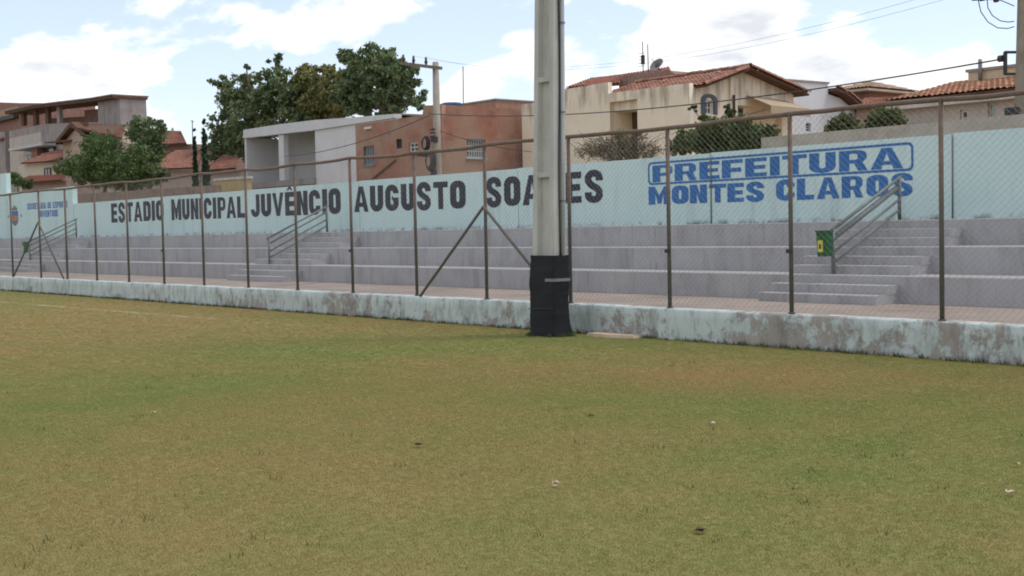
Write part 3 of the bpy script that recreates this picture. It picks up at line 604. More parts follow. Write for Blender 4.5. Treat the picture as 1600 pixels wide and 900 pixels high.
MB().tube([gs.w(opening[0]+.4, 3.2, -.2), gs.w(opening[1]-.1, 3.2, -.2)], .03, 6).build('railing_top', mat('rust_red_metal', (110, 66, 56)), G)
# roof: ridge along the wall direction, front slope facing the field
ap3 = gs.w(apx[0], apx[1], .55); f3 = gs.w(GY-.05, e0[1]-.02, .55); r3 = gs.w(Y2+.35, e1[1]-.08, .55); lx = xc-6.2
rf = tiled('roof_tiles', (lx, GY+.35, f3.z+.10), (xc+.55, GY+.35, f3.z+.10), (lx, ap3.y, ap3.z), ap3, TILE, G)
tiled('roof_tiles', r3, (lx, r3.y, r3.z), ap3, (lx, ap3.y, ap3.z), TILE, G)
def barrel(L=.46, r=.12):
    b = MB(); n = 6; vs = []
    for x, rr in ((0, r), (L, r*.84)):
        vs += [(x, rr*math.cos(math.pi*k/n), rr*math.sin(math.pi*k/n)) for k in range(n+1)]
    for x, rr in ((0, r*.8), (L, r*.66)):
        vs += [(x, rr*math.cos(math.pi*k/n), rr*math.sin(math.pi*k/n)) for k in range(n+1)]
    m_ = n+1; fs = [(k, k+1, m_+k+1, m_+k) for k in range(n)] + [(2*m_+k+1, 2*m_+k, 3*m_+k, 3*m_+k+1) for k in range(n)] + [(k+1, k, 2*m_+k, 2*m_+k+1) for k in range(n)]
    me = bpy.data.meshes.new('roof_tile'); me.from_pydata(vs, [], fs); me.materials.append(TILE); me.update(); return me
BAR = barrel()
def tile_run(a, b_, parent, step=.38, up=.03):
    a, b_ = Vector(a), Vector(b_); d = (b_-a); n = int(d.length/step); d.normalize(); s_ = Vector((0, 0, 1)).cross(d).normalized(); u_ = d.cross(s_)
    for k in range(n):
        o = bpy.data.objects.new('roof_tile', BAR); COL.objects.link(o); o.parent = parent
        p_ = a + d*step*k + u_*(up+random.uniform(-.01, .015)) - wloc(parent)
        o.matrix_local = Matrix(((d.x, s_.x, u_.x, p_.x), (d.y, s_.y, u_.y, p_.y), (d.z, s_.z, u_.z, p_.z), (0, 0, 0, 1)))
tile_run(f3+Vector((0, .35, .12)), ap3+Vector((0, 0, .06)), G); tile_run(r3+Vector((0, 0, .06)), ap3+Vector((0, 0, .06)), G); tile_run(ap3+Vector((0, 0, .06)), (lx, ap3.y, ap3.z+.06), G)
# old roof and dark penthouse behind the parapet
pR = Pl('Y', GY+2.2); pR2 = Pl('Y', GY+5.5)
tiled('roof_tiles', pR.p(884, 139), pR.p(968, 132), pR2.p(926, 123.5), pR2.p(975, 118), TILE2, G)
tiled('roof_tiles', pR2.p(963, 124), pR2.p(1052, 121), Pl('Y', GY+7).p(967, 118.5), Pl('Y', GY+7).p(1046, 105.5), TILE2, G)
ph = Pl('Y', GY+3.2); lpx = ph.top([(967, 119.5), (1021, 113), (1046, 110), (1060, 118), (1060, 126)], 3.0); ph.solid('penthouse', lpx, 0, -2.0, mat('stained_brown_render', (142, 118, 104), var=.15, stain=(98, 84, 76), st_lo=.5, st_hi=.7, streak=.7), G)
ant = empty('tv_antenna', pR2.p(1007, 112), 'thin rooftop television aerial mast on the cream house', 'antenna')
for px_, yt in ((1004, 65), (1012, 69)):
    MB().tube([pR2.p(px_+1, 114), pR2.p(px_, yt)], .022, 6).build('mast', DARK, ant)
for k in range(5): MB().tube([pR2.p(1000, 84+k*5, .1), pR2.p(1010, 83+k*5, .1)], .012, 5).build('element', DARK, ant)
b = MB(); b.box(*(lambda q: (q.x-.07, q.x+.07, q.y-.06, q.y+.06, q.z-.22, q.z+.2))(pR2.p(1004.5, 93))); b.build('amplifier', DARK, ant)
dish = empty('satellite_dish', pR2.p(1030, 108), 'small grey satellite dish on the tile roof of the cream house', 'satellite dish')
c0 = pR2.p(1028, 101, .1); ax = Vector((.05, -.8, .6)).normalized(); u_ = ax.orthogonal().normalized(); v_ = ax.cross(u_); b = MB(); R_ = .36; nn = 18
b.v = [tuple(c0-ax*.09)]; b.f = []
for j in range(1, 4):
    for k in range(nn):
        rr = R_*j/3; b.v.append(tuple(c0 + ax*(.09*((j/3)**2)-.09) + u_*rr*math.cos(2*math.pi*k/nn) + v_*rr*math.sin(2*math.pi*k/nn)))
b.f = [(0, 1+k, 1+(k+1) % nn) for k in range(nn)] + [(1+j*nn+k, 1+j*nn+(k+1) % nn, 1+(j+1)*nn+(k+1) % nn, 1+(j+1)*nn+k) for j in range(2) for k in range(nn)]
b.build('reflector', mat('grey_dish', (124, 122, 120)), dish, smooth=True); MB().tube([c0-ax*.08, pR2.p(1031, 110)], .03, 6).build('arm', DARK, dish); MB().tube([c0-v_*.3, c0+ax*.35], .015, 5).build('feed_arm', DARK, dish)
# ---- white house and small brick tower to the right of it
hx = Pl('X', -36.6); H = empty('white_house', hx.w(hx.pt(1290, 180)[0], 0), 'plain white house with sloping tiled edge right of the cream house', 'house')
hw = hx.rect(1259, 192, 1267, 206)
lp = hx.top([(1228, 126), (1293.5, 131), (1294, 147), (1312, 153), (1335, 172), (1351, 190)])
plate('side_wall', hx, [lp, rl(hw)], -.2, 0, mat('white_house_paint', (206, 206, 206), var=.05, scale=.6, stain=(170, 166, 164), st_lo=.55, st_hi=.75, st_scale=.5), H)
hx.solid('body', lp, -.201, -5, WHITE, H); window(hx, hw, H, ALU, GLASS, .05, (0, 2), False)
b = MB(); q0, q1 = hx.pt(1227, 126), hx.pt(1294, 131); hx.solid('coping', [(q0[0], q0[1]), (q1[0]+.05, q1[1]), (q1[0]+.05, q1[1]+.08), (q0[0], q0[1]+.08)], .05, -5.05, GREYP, H)
qs = [hx.p(294+1000, 143, .05), hx.p(1312, 151, .05), hx.p(1335, 170, .05), hx.p(1352, 189, .05)]
for a_, b_ in zip(qs[:-1], qs[1:]):
    o = MB().prism([a_+Vector((.45, 0, 0)), b_+Vector((.45, 0, 0)), b_+Vector((-5, 0, 0)), a_+Vector((-5, 0, 0))], [q+Vector((0, 0, .14)) for q in (a_+Vector((.45, 0, 0)), b_+Vector((.45, 0, 0)), b_+Vector((-5, 0, 0)), a_+Vector((-5, 0, 0)))]).build('eave', WOOD, H)
    tile_run(b_+Vector((.4, 0, .15)), a_+Vector((.4, 0, .15)), H, .36)
ty = Pl('Y', 42.); T = empty('brick_tower', ty.w(ty.pt(1328, 150)[0], 0), 'small square brick tower room with overhanging pale roof behind the white house', 'tower')
lp = ty.top([(1303, 143), (1354, 143)]); tw = ty.rect(1318, 147, 1337, 158)
plate('front_wall', ty, [lp, rl(tw)], -.2, 0, BRICKC, T); ty.solid('body', lp, -.201, -3.4, BRICKC, T); window(ty, tw, T, WOOD, GLASS, .06, (1, 0), True)
z_ = lp[2][1]; x0, x1 = lp[0][0], lp[1][0]; xm = (x0+x1)/2; ym = 43.8
MB().prism([(x0-.5, 41.4, z_), (x1+.5, 41.4, z_), (x1+.5, 45.9, z_), (x0-.5, 45.9, z_)], [(x0-.5, 41.4, z_+.1), (x1+.5, 41.4, z_+.1), (x1+.5, 45.9, z_+.1), (x0-.5, 45.9, z_+.1)]).build('eave', mat('pale_eave', (186, 170, 150)), T)
for c4 in (((x0-.5, 41.4, z_+.11), (x1+.5, 41.4, z_+.11)), ((x1+.5, 41.4, z_+.11), (x1+.5, 45.9, z_+.11)), ((x0-.5, 45.9, z_+.11), (x0-.5, 41.4, z_+.11))):
    tiled('roof_tiles', c4[0], c4[1], (xm-.02, ym-.02, z_+.62), (xm+.02, ym+.02, z_+.62), mat('pale_tile', (180, 152, 128), var=.2), T)
ly = Pl('Y', 38.); LB = empty('low_tiled_house', ly.w(ly.pt(1370, 170)[0], 0), 'low house with faded tile roof between the brick tower and the right hand house', 'house')
lp = ly.top([(1338, 170), (1412, 166)]); ly.solid('wall', lp, 0, -5, mat('pinkish_render', (186, 158, 142)), LB)
tiled('roof_tiles', ly.p(1334, 171, .4), ly.p(1416, 167, .4), Pl('Y', 41.).p(1352, 155), Pl('Y', 41.).p(1400, 153), TILE2, LB)
# ---- long house at the right edge
jy = Pl('Y', 19.); J = empty('long_house', jy.w(jy.pt(1500, 170)[0], 0), 'long beige house with orange tile roof behind the right end of the wall', 'house')
jm = mat('beige_render', (190, 178, 166), var=.08, scale=.7, stain=(150, 138, 128), st_lo=.55, st_hi=.75, streak=.5)
lp = jy.top([(1404, 168), (1640, 137)]); x0, x1 = lp[0][0], lp[1][0]+9
zt = jy.pt(1500, 163.5)[1]
holes = []
lpj = [(x0, 0), (x1, 0), (x1, zt), (x0, zt)]
g1 = jy.rect(1500, 166, 1512, 197); g1 = (g1[0], g1[1], g1[2], g1[3]-.1); g2 = jy.rect(1543, 160, 1556, 192)
plate('front_wall', jy, [lpj, rl(g1), rl(g2)], -.2, 0, jm, J); jy.solid('body', lpj, -.201, -8, jm, J)
window(jy, g1, J, OFFW, GLASS, .06, (0, 1)); window(jy, g2, J, ALU, mat('pale_pane', (176, 180, 170), rough=.3), .06, (0, 1))
b = MB(); q = jy.rect(1418, 193, 1468, 204); jy.box(b, q[0], q[1], 0, q[3], .002, .25); b.build('plinth', mat('dark_stone', (98, 90, 84)), J)
b = MB(); jy.box(b, x0-.2, x1, zt, zt+.22, .35, -.2); b.build('fascia', mat('pale_fascia', (198, 188, 176)), J)
R0, R1 = Vector((x0-.2, 19-.4, zt+.23)), Vector((x1, 19-.4, zt+.23)); ry = Pl('Y', 22.5); zr = ry.pt(1510, 128)[1]; xr = ry.pt(1512, 128)[0]
tiled('roof_tiles', R0, R1, (xr-.3, 22.5, zr), (x1, 22.5, zr), mat('orange_tile', (172, 130, 104), var=.22, scale=2, fine=9), J, .17, .3, .028)
ky = Pl('Y', 21.6); q = ky.rect(1513, 108, 1600, 150); b = MB(); b.box(q[0], q[1]+2.6, 21.6, 24, 3.4, q[3]); b.build('roof_tank_house', mat('beige_tank_house', (198, 180, 152), var=.08), J)
b = MB(); b.box(q[0]-.06, q[1]+2.66, 21.54, 24.06, q[3]+.001, q[3]+.08); b.build('coping', GREYP, J)
MB().tube([ky.p(1535, 126, .12), ky.p(1535, 93, .12)], .06, 8).build('chimney_pipe', STEEL, J, smooth=True)
MB().tube([jy.p(1405, 172, .1), jy.p(1405, 205, .1)], .05, 8).build('downpipe', STEEL, J, smooth=True)
wt = jy.p(1500, 195, .35)
# ---- terracotta house
fy = Pl('Y', 20.); xf = fy.pt(690, 220)[0]; fs_ = Pl('X', xf)
T2 = empty('terracotta_house', (xf-3, 20, 0), 'flat roofed house with faded terracotta paint behind the middle of the wall', 'house')
w1 = fy.rect(568, 228, 585, 258); w2 = fy.rect(619, 217, 628, 232); w3 = fy.rect(639, 222, 653, 238)
lp = fy.top([(555, 195.5), (600, 189), (660, 179.5), (662, 165), (690, 163.5)])
plate('front_wall', fy, [lp, rl(w1), rl(w2), rl(w3)], -.2, 0, TERRA, T2)
fy.solid('body', [(a_, min(z_, 99)) for a_, z_ in lp], -.201, -7, TERRA, T2)
window(fy, w1, T2, STEEL, mat('grey_pane', (120, 124, 128), rough=.25), .05, (3, 1)); window(fy, w2, T2, DARK, GLASS, .04, (1, 0), False); window(fy, w3, T2, OFFW, GLASS, .07, (1, 1))
y2 = fs_.pt(862, 200)[0]
s1 = fs_.rect(725, 218, 754, 247); s2 = fs_.rect(822, 222, 833, 247)
lps = [(20.001, 0), (y2, 0), (y2, fs_.pt(862, 190)[1]), (20.001, fs_.pt(690, 178)[1])]
plate('side_wall', fs_, [lps, rl(s1), rl(s2)], -.0, .2, TERRA, T2)
window(Pl('X', xf+.2), s1, T2, ALU, mat('grey_pane', (120, 124, 128), rough=.25), .05, (6, 2)); window(Pl('X', xf+.2), s2, T2, STEEL, GLASS, .05, (2, 2), False)
qd = fs_.pt(862, 189)
fs_.solid('side_body', [(20.3, 0), (y2, 0), (y2, qd[1]), (20.3, qd[1])], -.02, -3.5, TERRA, T2)
ry_ = Pl('Y', 23.2); q = ry_.rect(664, 165, 775, 184); b = MB(); b.box(q[0], q[1], 23.2, 27, 3, q[3]+.02); b.build('roof_room', mat('brown_roof_room', (164, 130, 110), var=.14, stain=(120, 98, 86), st_lo=.5, st_hi=.7, streak=.6), T2)
b = MB(); b.box(q[0]-.05, q[1]+.05, 23.14, 27.05, q[3]+.022, q[3]+.09); b.build('coping', GREYP, T2)
MB().tube([fy.p(619, 250, .05), fy.p(580, 282, .05)], .05, 6).build('stair_trim', mat('brown_trim', (112, 86, 72)), T2)
b = MB(); cc = fy.p(576, 200, .04); b.box(cc.x-.25, cc.x+.3, 19.9, 19.998, cc.z-.05, cc.z+.05); b.build('lamp_box', OFFW, T2)
MB().tube([ry_.p(724, 166), ry_.p(723.5, 104)], .025, 6).build('aerial_mast', STEEL, T2)
tk = empty('water_tank', Pl('X', xf-.75).p(706, 182), 'blue plastic water tank on the terracotta house roof', 'tank')
tx = Pl('X', xf-.75); c_ = tx.p(706, 182); top_ = tx.pt(706, 163.5)[1]; rr = .52
b = MB(); ng = 20
for z_, r_ in ((c_.z-.5, rr*.82), (top_-.12, rr), (top_-.08, rr*1.06), (top_, rr*1.06), (top_+.03, rr*.98)):
    b.v += [(c_.x+r_*math.cos(2*math.pi*k/ng), c_.y+r_*math.sin(2*math.pi*k/ng), z_) for k in range(ng)]
b.f = [(j*ng+k, j*ng+(k+1) % ng, (j+1)*ng+(k+1) % ng, (j+1)*ng+k) for j in range(4) for k in range(ng)] + [tuple(range(ng))[::-1], tuple(range(4*ng, 5*ng))]
b.build('tank_body', BLUEP, tk); MB().tube([(c_.x, c_.y, top_+.031), (c_.x, c_.y, top_+.07)], .42, 16).build('lid', BLUEP, tk)
# sliver of stained block to the right of it, seen beside the pole
# ---- white building with open bays
ey = Pl('Y', 25.); E_ = empty('white_building', (ey.pt(470, 240)[0], 25, 0), 'unfinished white building with two open bays beside the terracotta house', 'building')
xa, xb = ey.pt(383, 240)[0], ey.pt(640, 240)[0]; xw = ey.pt(493, 240)[0]; xq = ey.pt(436, 240)[0]; xcol2 = ey.pt(444, 240)[0]
zbay = ey.pt(493, 206)[1]; zlo = ey.pt(430, 283)[1]
def er(px, py): return ey.pt(px, py)
top_ = ey.top([(383, 203), (440, 194), (495, 187.5), (560, 183), (619, 178)])
up_ = [(xa, er(383, 216)[1]), (xw, er(493, 203.5)[1]), (er(619, 184)[0], er(619, 184)[1])] + top_[2:]
EW = mat('white_building_paint', (208, 207, 204), var=.06, scale=.7, stain=(150, 146, 142), st_lo=.58, st_hi=.8, streak=.6, st_scale=.6)
ey.solid('roof_beam', up_, .12, -.35, EW, E_)
ey.solid('wall', [(xw, 0), (er(619, 240)[0], 0), (er(619, 184.3)[0], er(619, 184.3)[1]), (xw, er(493, 203.8)[1])], 0, -6, EW, E_)
ey.solid('column', [(xq, zlo), (xcol2, zlo), (xcol2, er(441, 210.4)[1]), (xq, er(441, 210.4)[1])], .02, -.3, EW, E_)
ey.solid('column', [(xa, zlo), (xa+.22, zlo), (xa+.22, er(386, 216)[1]), (xa, er(386, 216)[1])], .02, -.25, EW, E_)
ey.solid('back_wall', [(xa, 0), (xw-.002, 0), (xw-.002, er(493, 191)[1]), (xa, er(383, 206)[1])], -2.6, -2.8, EW, E_)
ey.solid('side_wall', [(xa, 0), (xa+.2, 0), (xa+.2, er(383, 216)[1]), (xa, er(383, 216)[1])], -.26, -2.599, EW, E_)
ey.solid('floor_slab', [(xa-.1, zlo-.35), (xw-.002, zlo-.35), (xw-.002, zlo-.01), (xa-.1, zlo-.01)], .15, -2.6, GREYP, E_)
ey.solid('base_wall', [(xa, 0), (xw-.002, 0), (xw-.002, zlo-.352), (xa, zlo-.352)], .0, -2.5, mat('brown_base', (150, 122, 104), var=.15), E_)
ey.solid('roof_slab', [(xa, er(383, 204)[1]), (er(619, 178)[0], er(619, 179)[1]), (er(619, 178)[0], er(619, 179)[1]+.08), (xa, er(383, 204)[1]+.08)], -.36, -6, GREYP, E_)
# ---- houses on the left: hip-roofed house
dy = Pl('Y', 27.); D = empty('hip_roof_house', (dy.pt(290, 240)[0], 27, 0), 'house with stepped red hip roofs beside the cypresses', 'house')
lp = dy.top([(238, 267), (392, 267)]); dy.solid('wall', lp, 0, -7, mat('drab_wall', (172, 156, 142), var=.12, stain=(132, 116, 104), st_lo=.5, st_hi=.75, streak=.5), D)
d2 = Pl('Y', 30.); d3 = Pl('Y', 33.); d4 = Pl('Y', 35.)
tiled('roof_tiles', dy.p(236, 266, .6), dy.p(322, 263, .6), d2.p(276, 236), d2.p(316, 235), TILE, D); tiled('roof_tiles', dy.p(325, 268, .5), dy.p(380, 264, .5), d2.p(348, 245), d2.p(372, 244), TILE, D)
lp2 = d3.top([(222, 226), (299, 225)]); d3.solid('upper_wall', lp2, 0, -6, mat('dull_upper', (146, 122, 112), var=.12), D)
tiled('roof_tiles', d3.p(214, 227, .6), d3.p(303, 225.5, .6), Pl('Y', 36.).p(248, 204.5), Pl('Y', 36.).p(283, 205.5), TILE, D)
MB().tube([d3.p(301, 225), d3.p(300.5, 188)], .04, 6).build('aerial_mast', STEEL, D); MB().tube([d3.p(298, 189), d3.p(303, 190)], .03, 5).build('aerial_bar', STEEL, D)
gy_ = Pl('Y', 16.); yl = empty('yellow_wall', gy_.w(gy_.pt(360, 280)[0], 0), 'low dull yellow wall with pale cap left of the white building', 'wall')
lp = gy_.top([(336, 283), (386, 279)]); gy_.solid('wall', lp, 0, -.25, mat('dull_yellow', (178, 158, 112), var=.12), yl)
q0, q1 = gy_.pt(335, 283), gy_.pt(387, 279); gy_.solid('cap', [(q0[0], q0[1]+.002), (q1[0], q1[1]+.002), (q1[0], q1[1]+.12), (q0[0], q0[1]+.12)], .06, -.3, mat('pale_cap', (188, 184, 174)), yl)
by = Pl('Y', 14.); lp = by.top([(114, 288), (240, 285), (262, 287), (335, 292), (400, 287), (460, 280), (552, 272), (560, 280)])
tag(MB().prism([by.w(h, z_) for h, z_ in [(by.pt(112, 300)[0], 0), (by.pt(338, 300)[0], 0), (by.pt(338, 289)[0], by.pt(338, 289)[1]), (by.pt(112, 300)[0], by.pt(112, 304)[1])]],
               [by.w(h, z_, -.25) for h, z_ in [(by.pt(112, 300)[0], 0), (by.pt(338, 300)[0], 0), (by.pt(338, 289)[0], by.pt(338, 289)[1]), (by.pt(112, 300)[0], by.pt(112, 304)[1])]]).build('garden_wall', mat('brown_garden_wall', (138, 118, 104), var=.2, stain=(104, 92, 82), st_lo=.5, st_hi=.7, st_scale=1)), 'low brown garden wall behind the left part of the lettered wall', 'wall')
# ---- unfinished concrete house at the far left
ay = Pl('Y', 32.); A = empty('unfinished_house', (ay.pt(120, 230)[0], 32, 0), 'unfinished grey house with an open roofed terrace on top at the far left', 'house')
def bx(pl, x0, y0, x1, y1, n0, n1, name, m, par, zb=None):
    r_ = pl.rect(x0, y0, x1, y1); b = MB(); pl.box(b, r_[0], r_[1], zb if zb is not None else r_[2], r_[3], n0, n1); return b.build(name, m, par)
lw = [ay.rect(43, 220, 48, 228), ay.rect(60.5, 216.5, 64.5, 224), ay.rect(26, 222, 31, 250)]
lp = ay.top([(14, 205), (40, 199.5), (66, 194), (127, 191), (156, 191)])
plate('front_wall', ay, [lp]+[rl(r_) for r_ in lw], -.25, 0, GREYP, A); ay.solid('body', lp, -.251, -3.6, GREYP, A)
for r_ in lw: window(ay, r_, A, DARK, GLASS, .08, (0, 0), False)
bx(ay, 16, 211, 66, 275, .004, .03, 'pale_render', mat('pale_grey_render', (182, 174, 162), var=.1, stain=(130, 122, 114), st_lo=.5, st_hi=.75, streak=.6), A).hide_render = False
lp = ay.top([(155, 158.5), (189, 153), (190, 175), (194, 220)]); ay.solid('tower_wall', lp, .15, -2.3, GREYP, A)
for px_, yt in ((34, 179), (53, 175), (72, 172), (90, 168)):
    r_ = ay.rect(px_-2.2, yt, px_+2.2, 196); b = MB(); ay.box(b, r_[0], r_[1], r_[2], r_[3]+.6, -.4, -.05); b.build('terrace_column', GREYP if px_ > 80 else WOOD, A)
rp_ = [(20, 179), (66, 169), (155, 159.5), (190, 153.8)]
q = [ay.pt(*a_) for a_ in rp_]; ay.solid('terrace_roof', q + [(h, z_+.22) for h, z_ in q[::-1]], .8, -2.4, WOOD, A)
ay.solid('roof_sheet', [(h, z_+.222) for h, z_ in q] + [(h, z_+.34) for h, z_ in q[::-1]], .9, -2.5, mat('faded_roof_sheet', (116, 106, 100), var=.2, scale=1), A)
ay.solid('terrace_back_wall', ay.top([(101, 171), (154, 165)], 5), -1.9, -2.1, BRICKC, A)
ay.solid('terrace_back_wall', ay.top([(36, 184), (101, 180)], 5), -2.4, -2.6, BRICKC, A)
bx(ay, 63, 225, 72, 247, .2, .9, 'brick_pier', BRICKC, A); 
bx(ay, 38, 228, 92, 232, .3, 1.6, 'canopy', ALU, A); bx(ay, 41, 233, 88, 240, .05, .3, 'dark_opening', GLASS, A); bx(ay, 41, 241, 95, 272, .05, .5, 'lower_wall', mat('cream_lower', (190, 178, 160), var=.1), A)
window(Pl('Y', 31.5), Pl('Y', 31.5).rect(44, 243, 56, 258), A, ALU, GLASS, .1, (1, 0), False, -.06)
# ---- tiled gable house in front of it
iy = Pl('Y', 27.); I_ = empty('gable_house', (iy.pt(130, 240)[0], 27, 0), 'orange tiled gable house half hidden by the bright green tree', 'house')
lp = iy.top([(98, 224), (120, 199), (148, 222)]); iy.solid('gable_wall', lp, 0, -6, mat('beige_gable', (176, 156, 140), var=.1), I_)
lp = iy.top([(40, 258), (100, 254)]); iy.solid('front_wall', lp, .6, -4, mat('cream_lower', (190, 178, 160), var=.1), I_)
iw = iy.rect(66, 262, 80, 276); window(Pl('Y', 26.37), Pl('Y', 26.37).rect(70, 262, 80, 276), I_, WOOD, GLASS, .1, (1, 0), False, -.05)
i2 = Pl('Y', 31.)
tiled('roof_tiles', iy.p(119, 199, .5), iy.p(200, 218, .5), i2.p(126, 194.5), i2.p(196, 196), TILE, I_); tiled('roof_tiles', iy.p(50, 256, 1.0), iy.p(110, 253, 1.0), i2.p(84, 236), i2.p(118, 232), TILE, I_)
for a_, b_ in (((96, 226), (120, 197)), ((120, 197), (150, 224))):
    q0, q1 = iy.pt(*a_), iy.pt(*b_); iy.solid('rake_board', [q0, q1, (q1[0], q1[1]+.35), (q0[0], q0[1]+.35)], .5, -.2 if a_[0] > 100 else -1, WOOD, I_)
tiled('roof_tiles', iy.p(86, 224, .9), iy.p(112, 222, .9), iy.p(90, 220.5, -.6), iy.p(113, 218.5, -.6), TILE, I_)
# low shed roof
sy_ = Pl('Y', 20.); Sd = empty('low_shed', sy_.w(sy_.pt(70, 285)[0], 0), 'low shed with rusty red roof peeping over the wall at the far left', 'shed')
sy_.solid('wall', sy_.top([(34, 287), (104, 282)]), 0, -3, mat('shed_wall', (150, 134, 122), var=.15), Sd); tiled('roof_tiles', sy_.p(30, 288, .5), sy_.p(108, 283, .5), Pl('Y', 22.).p(46, 276), Pl('Y', 22.).p(104, 273), mat('rust_tile', (128, 80, 64), var=.25), Sd)
# ---- brick house at the very left edge
cy0 = Pl('Y', 36.); C_ = empty('brick_house', (cy0.pt(20, 220)[0], 36, 0), 'raw brick house at the left edge behind the unfinished house', 'house')
cy0.solid('upper_wall', cy0.top([(-60, 163), (0, 160), (30, 161), (64, 161)], 11.), 0, -6, BRICKC, C_); 
bx(cy0, -60, 189, 30, 195, .6, -5, 'slab', DARK, C_); bx(cy0, -60, 177, 30, 188.5, .1, -5.5, 'band', mat('tan_band', (170, 140, 112)), C_)
cy0.solid('lower_wall', cy0.top([(-60, 207), (14, 206)]), .5, -6, GREYP, C_); tiled('roof_tiles', cy0.p(-60, 220, .9), cy0.p(14, 219, .9), cy0.p(-60, 203, -1.5), cy0.p(13, 202, -1.5), TILE2, C_)
bx(cy0, 24, 195, 30, 290, -.2, -.8, 'pillar', GREYP, C_, 0)
# ================================================================== UTILITY POLES AND WIRES
def upole(name, base, top, r0, r1, label, arm=None, m=None):
    o = empty(name, base, label, 'utility pole'); base, top = Vector(base), Vector(top)
    MB().tube([base, base*.5+top*.5, top], [r0, (r0+r1)/2, r1], 12).build('shaft', m or POLE, o, smooth=True); return o
uy = Pl('Y', 15.); ub = uy.p(684, 275); ut = uy.p(680.5, 97)
U1 = upole('utility_pole', (ub.x, 15, 0), ut, .20, .115, 'pale concrete utility pole with crossarm before the terracotta house', m=mat('beige_pole_concrete', (160, 150, 136), var=.12, stain=(120, 112, 102), st_lo=.5, st_hi=.72, streak=.7))
k0, k1 = uy.pt(634, 99.5), uy.pt(695, 107); b = MB(); ad = Vector((k1[0]-k0[0], 0, k1[1]-k0[1]))
ca, cb = uy.w(*k0, .16), uy.w(*k1, .16)
MB().prism([ca+Vector((0, dy_, dz_)) for dy_, dz_ in ((-.05, -.06), (.05, -.06), (.05, .06), (-.05, .06))], [cb+Vector((0, dy_, dz_)) for dy_, dz_ in ((-.05, -.06), (.05, -.06), (.05, .06), (-.05, .06))]).build('crossarm', mat('grey_timber', (122, 112, 100)), U1)
ins = []
for s_ in (.03, .30, .62):
    p_ = ca.lerp(cb, s_); MB().tube([p_+Vector((0, 0, .06)), p_+Vector((0, 0, .16)), p_+Vector((0, 0, .2)), p_+Vector((0, 0, .34))], [.03, .07, .05, .04], 8).build('insulator', INSUL, U1, smooth=True); ins.append(p_+Vector((0, 0, .34)))
def coil(c, r, label_parent, n=4):
    for k in range(n):
        pts = [c+Vector((r*(1-.12*k)*math.cos(q), -.05-.03*k, r*1.15*(1-.1*k)*math.sin(q))) for q in np.linspace(0, 2*math.pi, 22)]
        MB().tube(pts, .022, 5).build('cable_coil', CABLE, label_parent)
coil(uy.p(675, 224.5, .22), .24, U1); coil(uy.p(683, 252, .24), .32, U1, 5)
for px_, py_ in ((662, 240), (670, 241), (684, 270), (684.5, 218)): c_ = uy.p(px_, py_, .2); MB().box(c_.x-.1, c_.x+.1, c_.y-.06, c_.y+.12, c_.z-.1, c_.z+.1).build('junction_box', DARK, U1)
for zt_ in (203, 208, 214): MB().tube([uy.p(682-3, zt_, .2), uy.p(682+4, zt_-1, .2)], .03, 6).build('bracket', DARK, U1)
vy = Pl('Y', 8.); vb = vy.p(1592, 190); vt = vy.p(1604, -120)
U2 = upole('utility_pole', (vb.x, 8, 0), vt, .17, .12, 'weathered utility pole with wire loops at the right edge', m=mat('dark_weathered_pole', (142, 132, 116), var=.2, stain=(86, 78, 70), st_lo=.45, st_hi=.7, streak=.8))
MB().prism([vy.p(1572, 82, .1), vy.p(1576, 82, .1), vy.p(1576, 117, .1), vy.p(1572, 117, .1)], [vy.p(1572, 82, .04), vy.p(1576, 82, .04), vy.p(1576, 117, .04), vy.p(1572, 117, .04)]).build('bracket', DARK, U2)
for yy in (82, 116): MB().tube([vy.p(1573, yy, .07), vy.p(1590, yy, .07)], .025, 6).build('bracket_arm', DARK, U2)
c_ = vy.p(1570, 92, .1); MB().tube([c_+Vector((-.06, 0, 0)), c_+Vector((.02, 0, 0))], .06, 8).build('insulator', INSUL, U2)
c_ = vy.p(1590, 178, .19); MB().tube([c_+Vector((0, 0, -.3)), c_+Vector((0, 0, .1))], .13, 8).build('steel_band', DARK, U2)
MB().tube([vy.p(1525, -2, .12), vy.p(1640, -8, .12)], .05, 6).build('crossarm', mat('grey_timber', (122, 112, 100)), U2)
for px_, py_ in ((1537, -1), (1545, 0), (1567, 2)): MB().tube([vy.p(px_-4, py_, .2), vy.p(px_+2, py_-1, .2)], .045, 8).build('insulator', INSUL, U2)
def wire(pts, r=.012): MB().tube(pts, r, 5)
def cat_pts(a, b_, sag, n=24): return [a.lerp(b_, k/n) - Vector((0, 0, sag*4*(k/n)*(1-k/n))) for k in range(n+1)]
def loop(c, pts, r): return [vy.p(x, y, .2) for x, y in pts]
for pts in ([(1538, 2), (1542, 20), (1553, 36), (1568, 45), (1584, 46), (1594, 43)], [(1552, 2), (1553, 14), (1560, 26), (1572, 34), (1584, 36), (1594, 35)], [(1570, 1), (1580, 5), (1594, 11)]):
    MB().tube([vy.p(x, y, .2) for x, y in pts], .009, 5).build('jumper_wire', CABLE, U2)
def wire_obj(a, b_, sag, r, label):
    o = MB().tube(cat_pts(a, b_, sag), r, 5).build('overhead_wire', CABLE); return tag(o, label, 'wire', 'overhead wires')
wire_obj(vy.p(1570, 93, .1), uy.p(677, 178, .2), .42, .015, 'thick twisted cable sagging from the right hand pole across the cream house')
wire_obj(uy.p(677, 181, .2), uy.p(380, 236, .2)+Vector((-3, 4, 0)), .3, .016, 'cable running left from the pole across the white building')
wire_obj(vy.p(1560, -22, .15), ins[2], .9, .003, 'upper thin wire crossing the blue sky above the right hand houses')
wire_obj(vy.p(1520, -24, .15), ins[1], .9, .003, 'lower thin wire crossing the blue sky above the right hand houses')
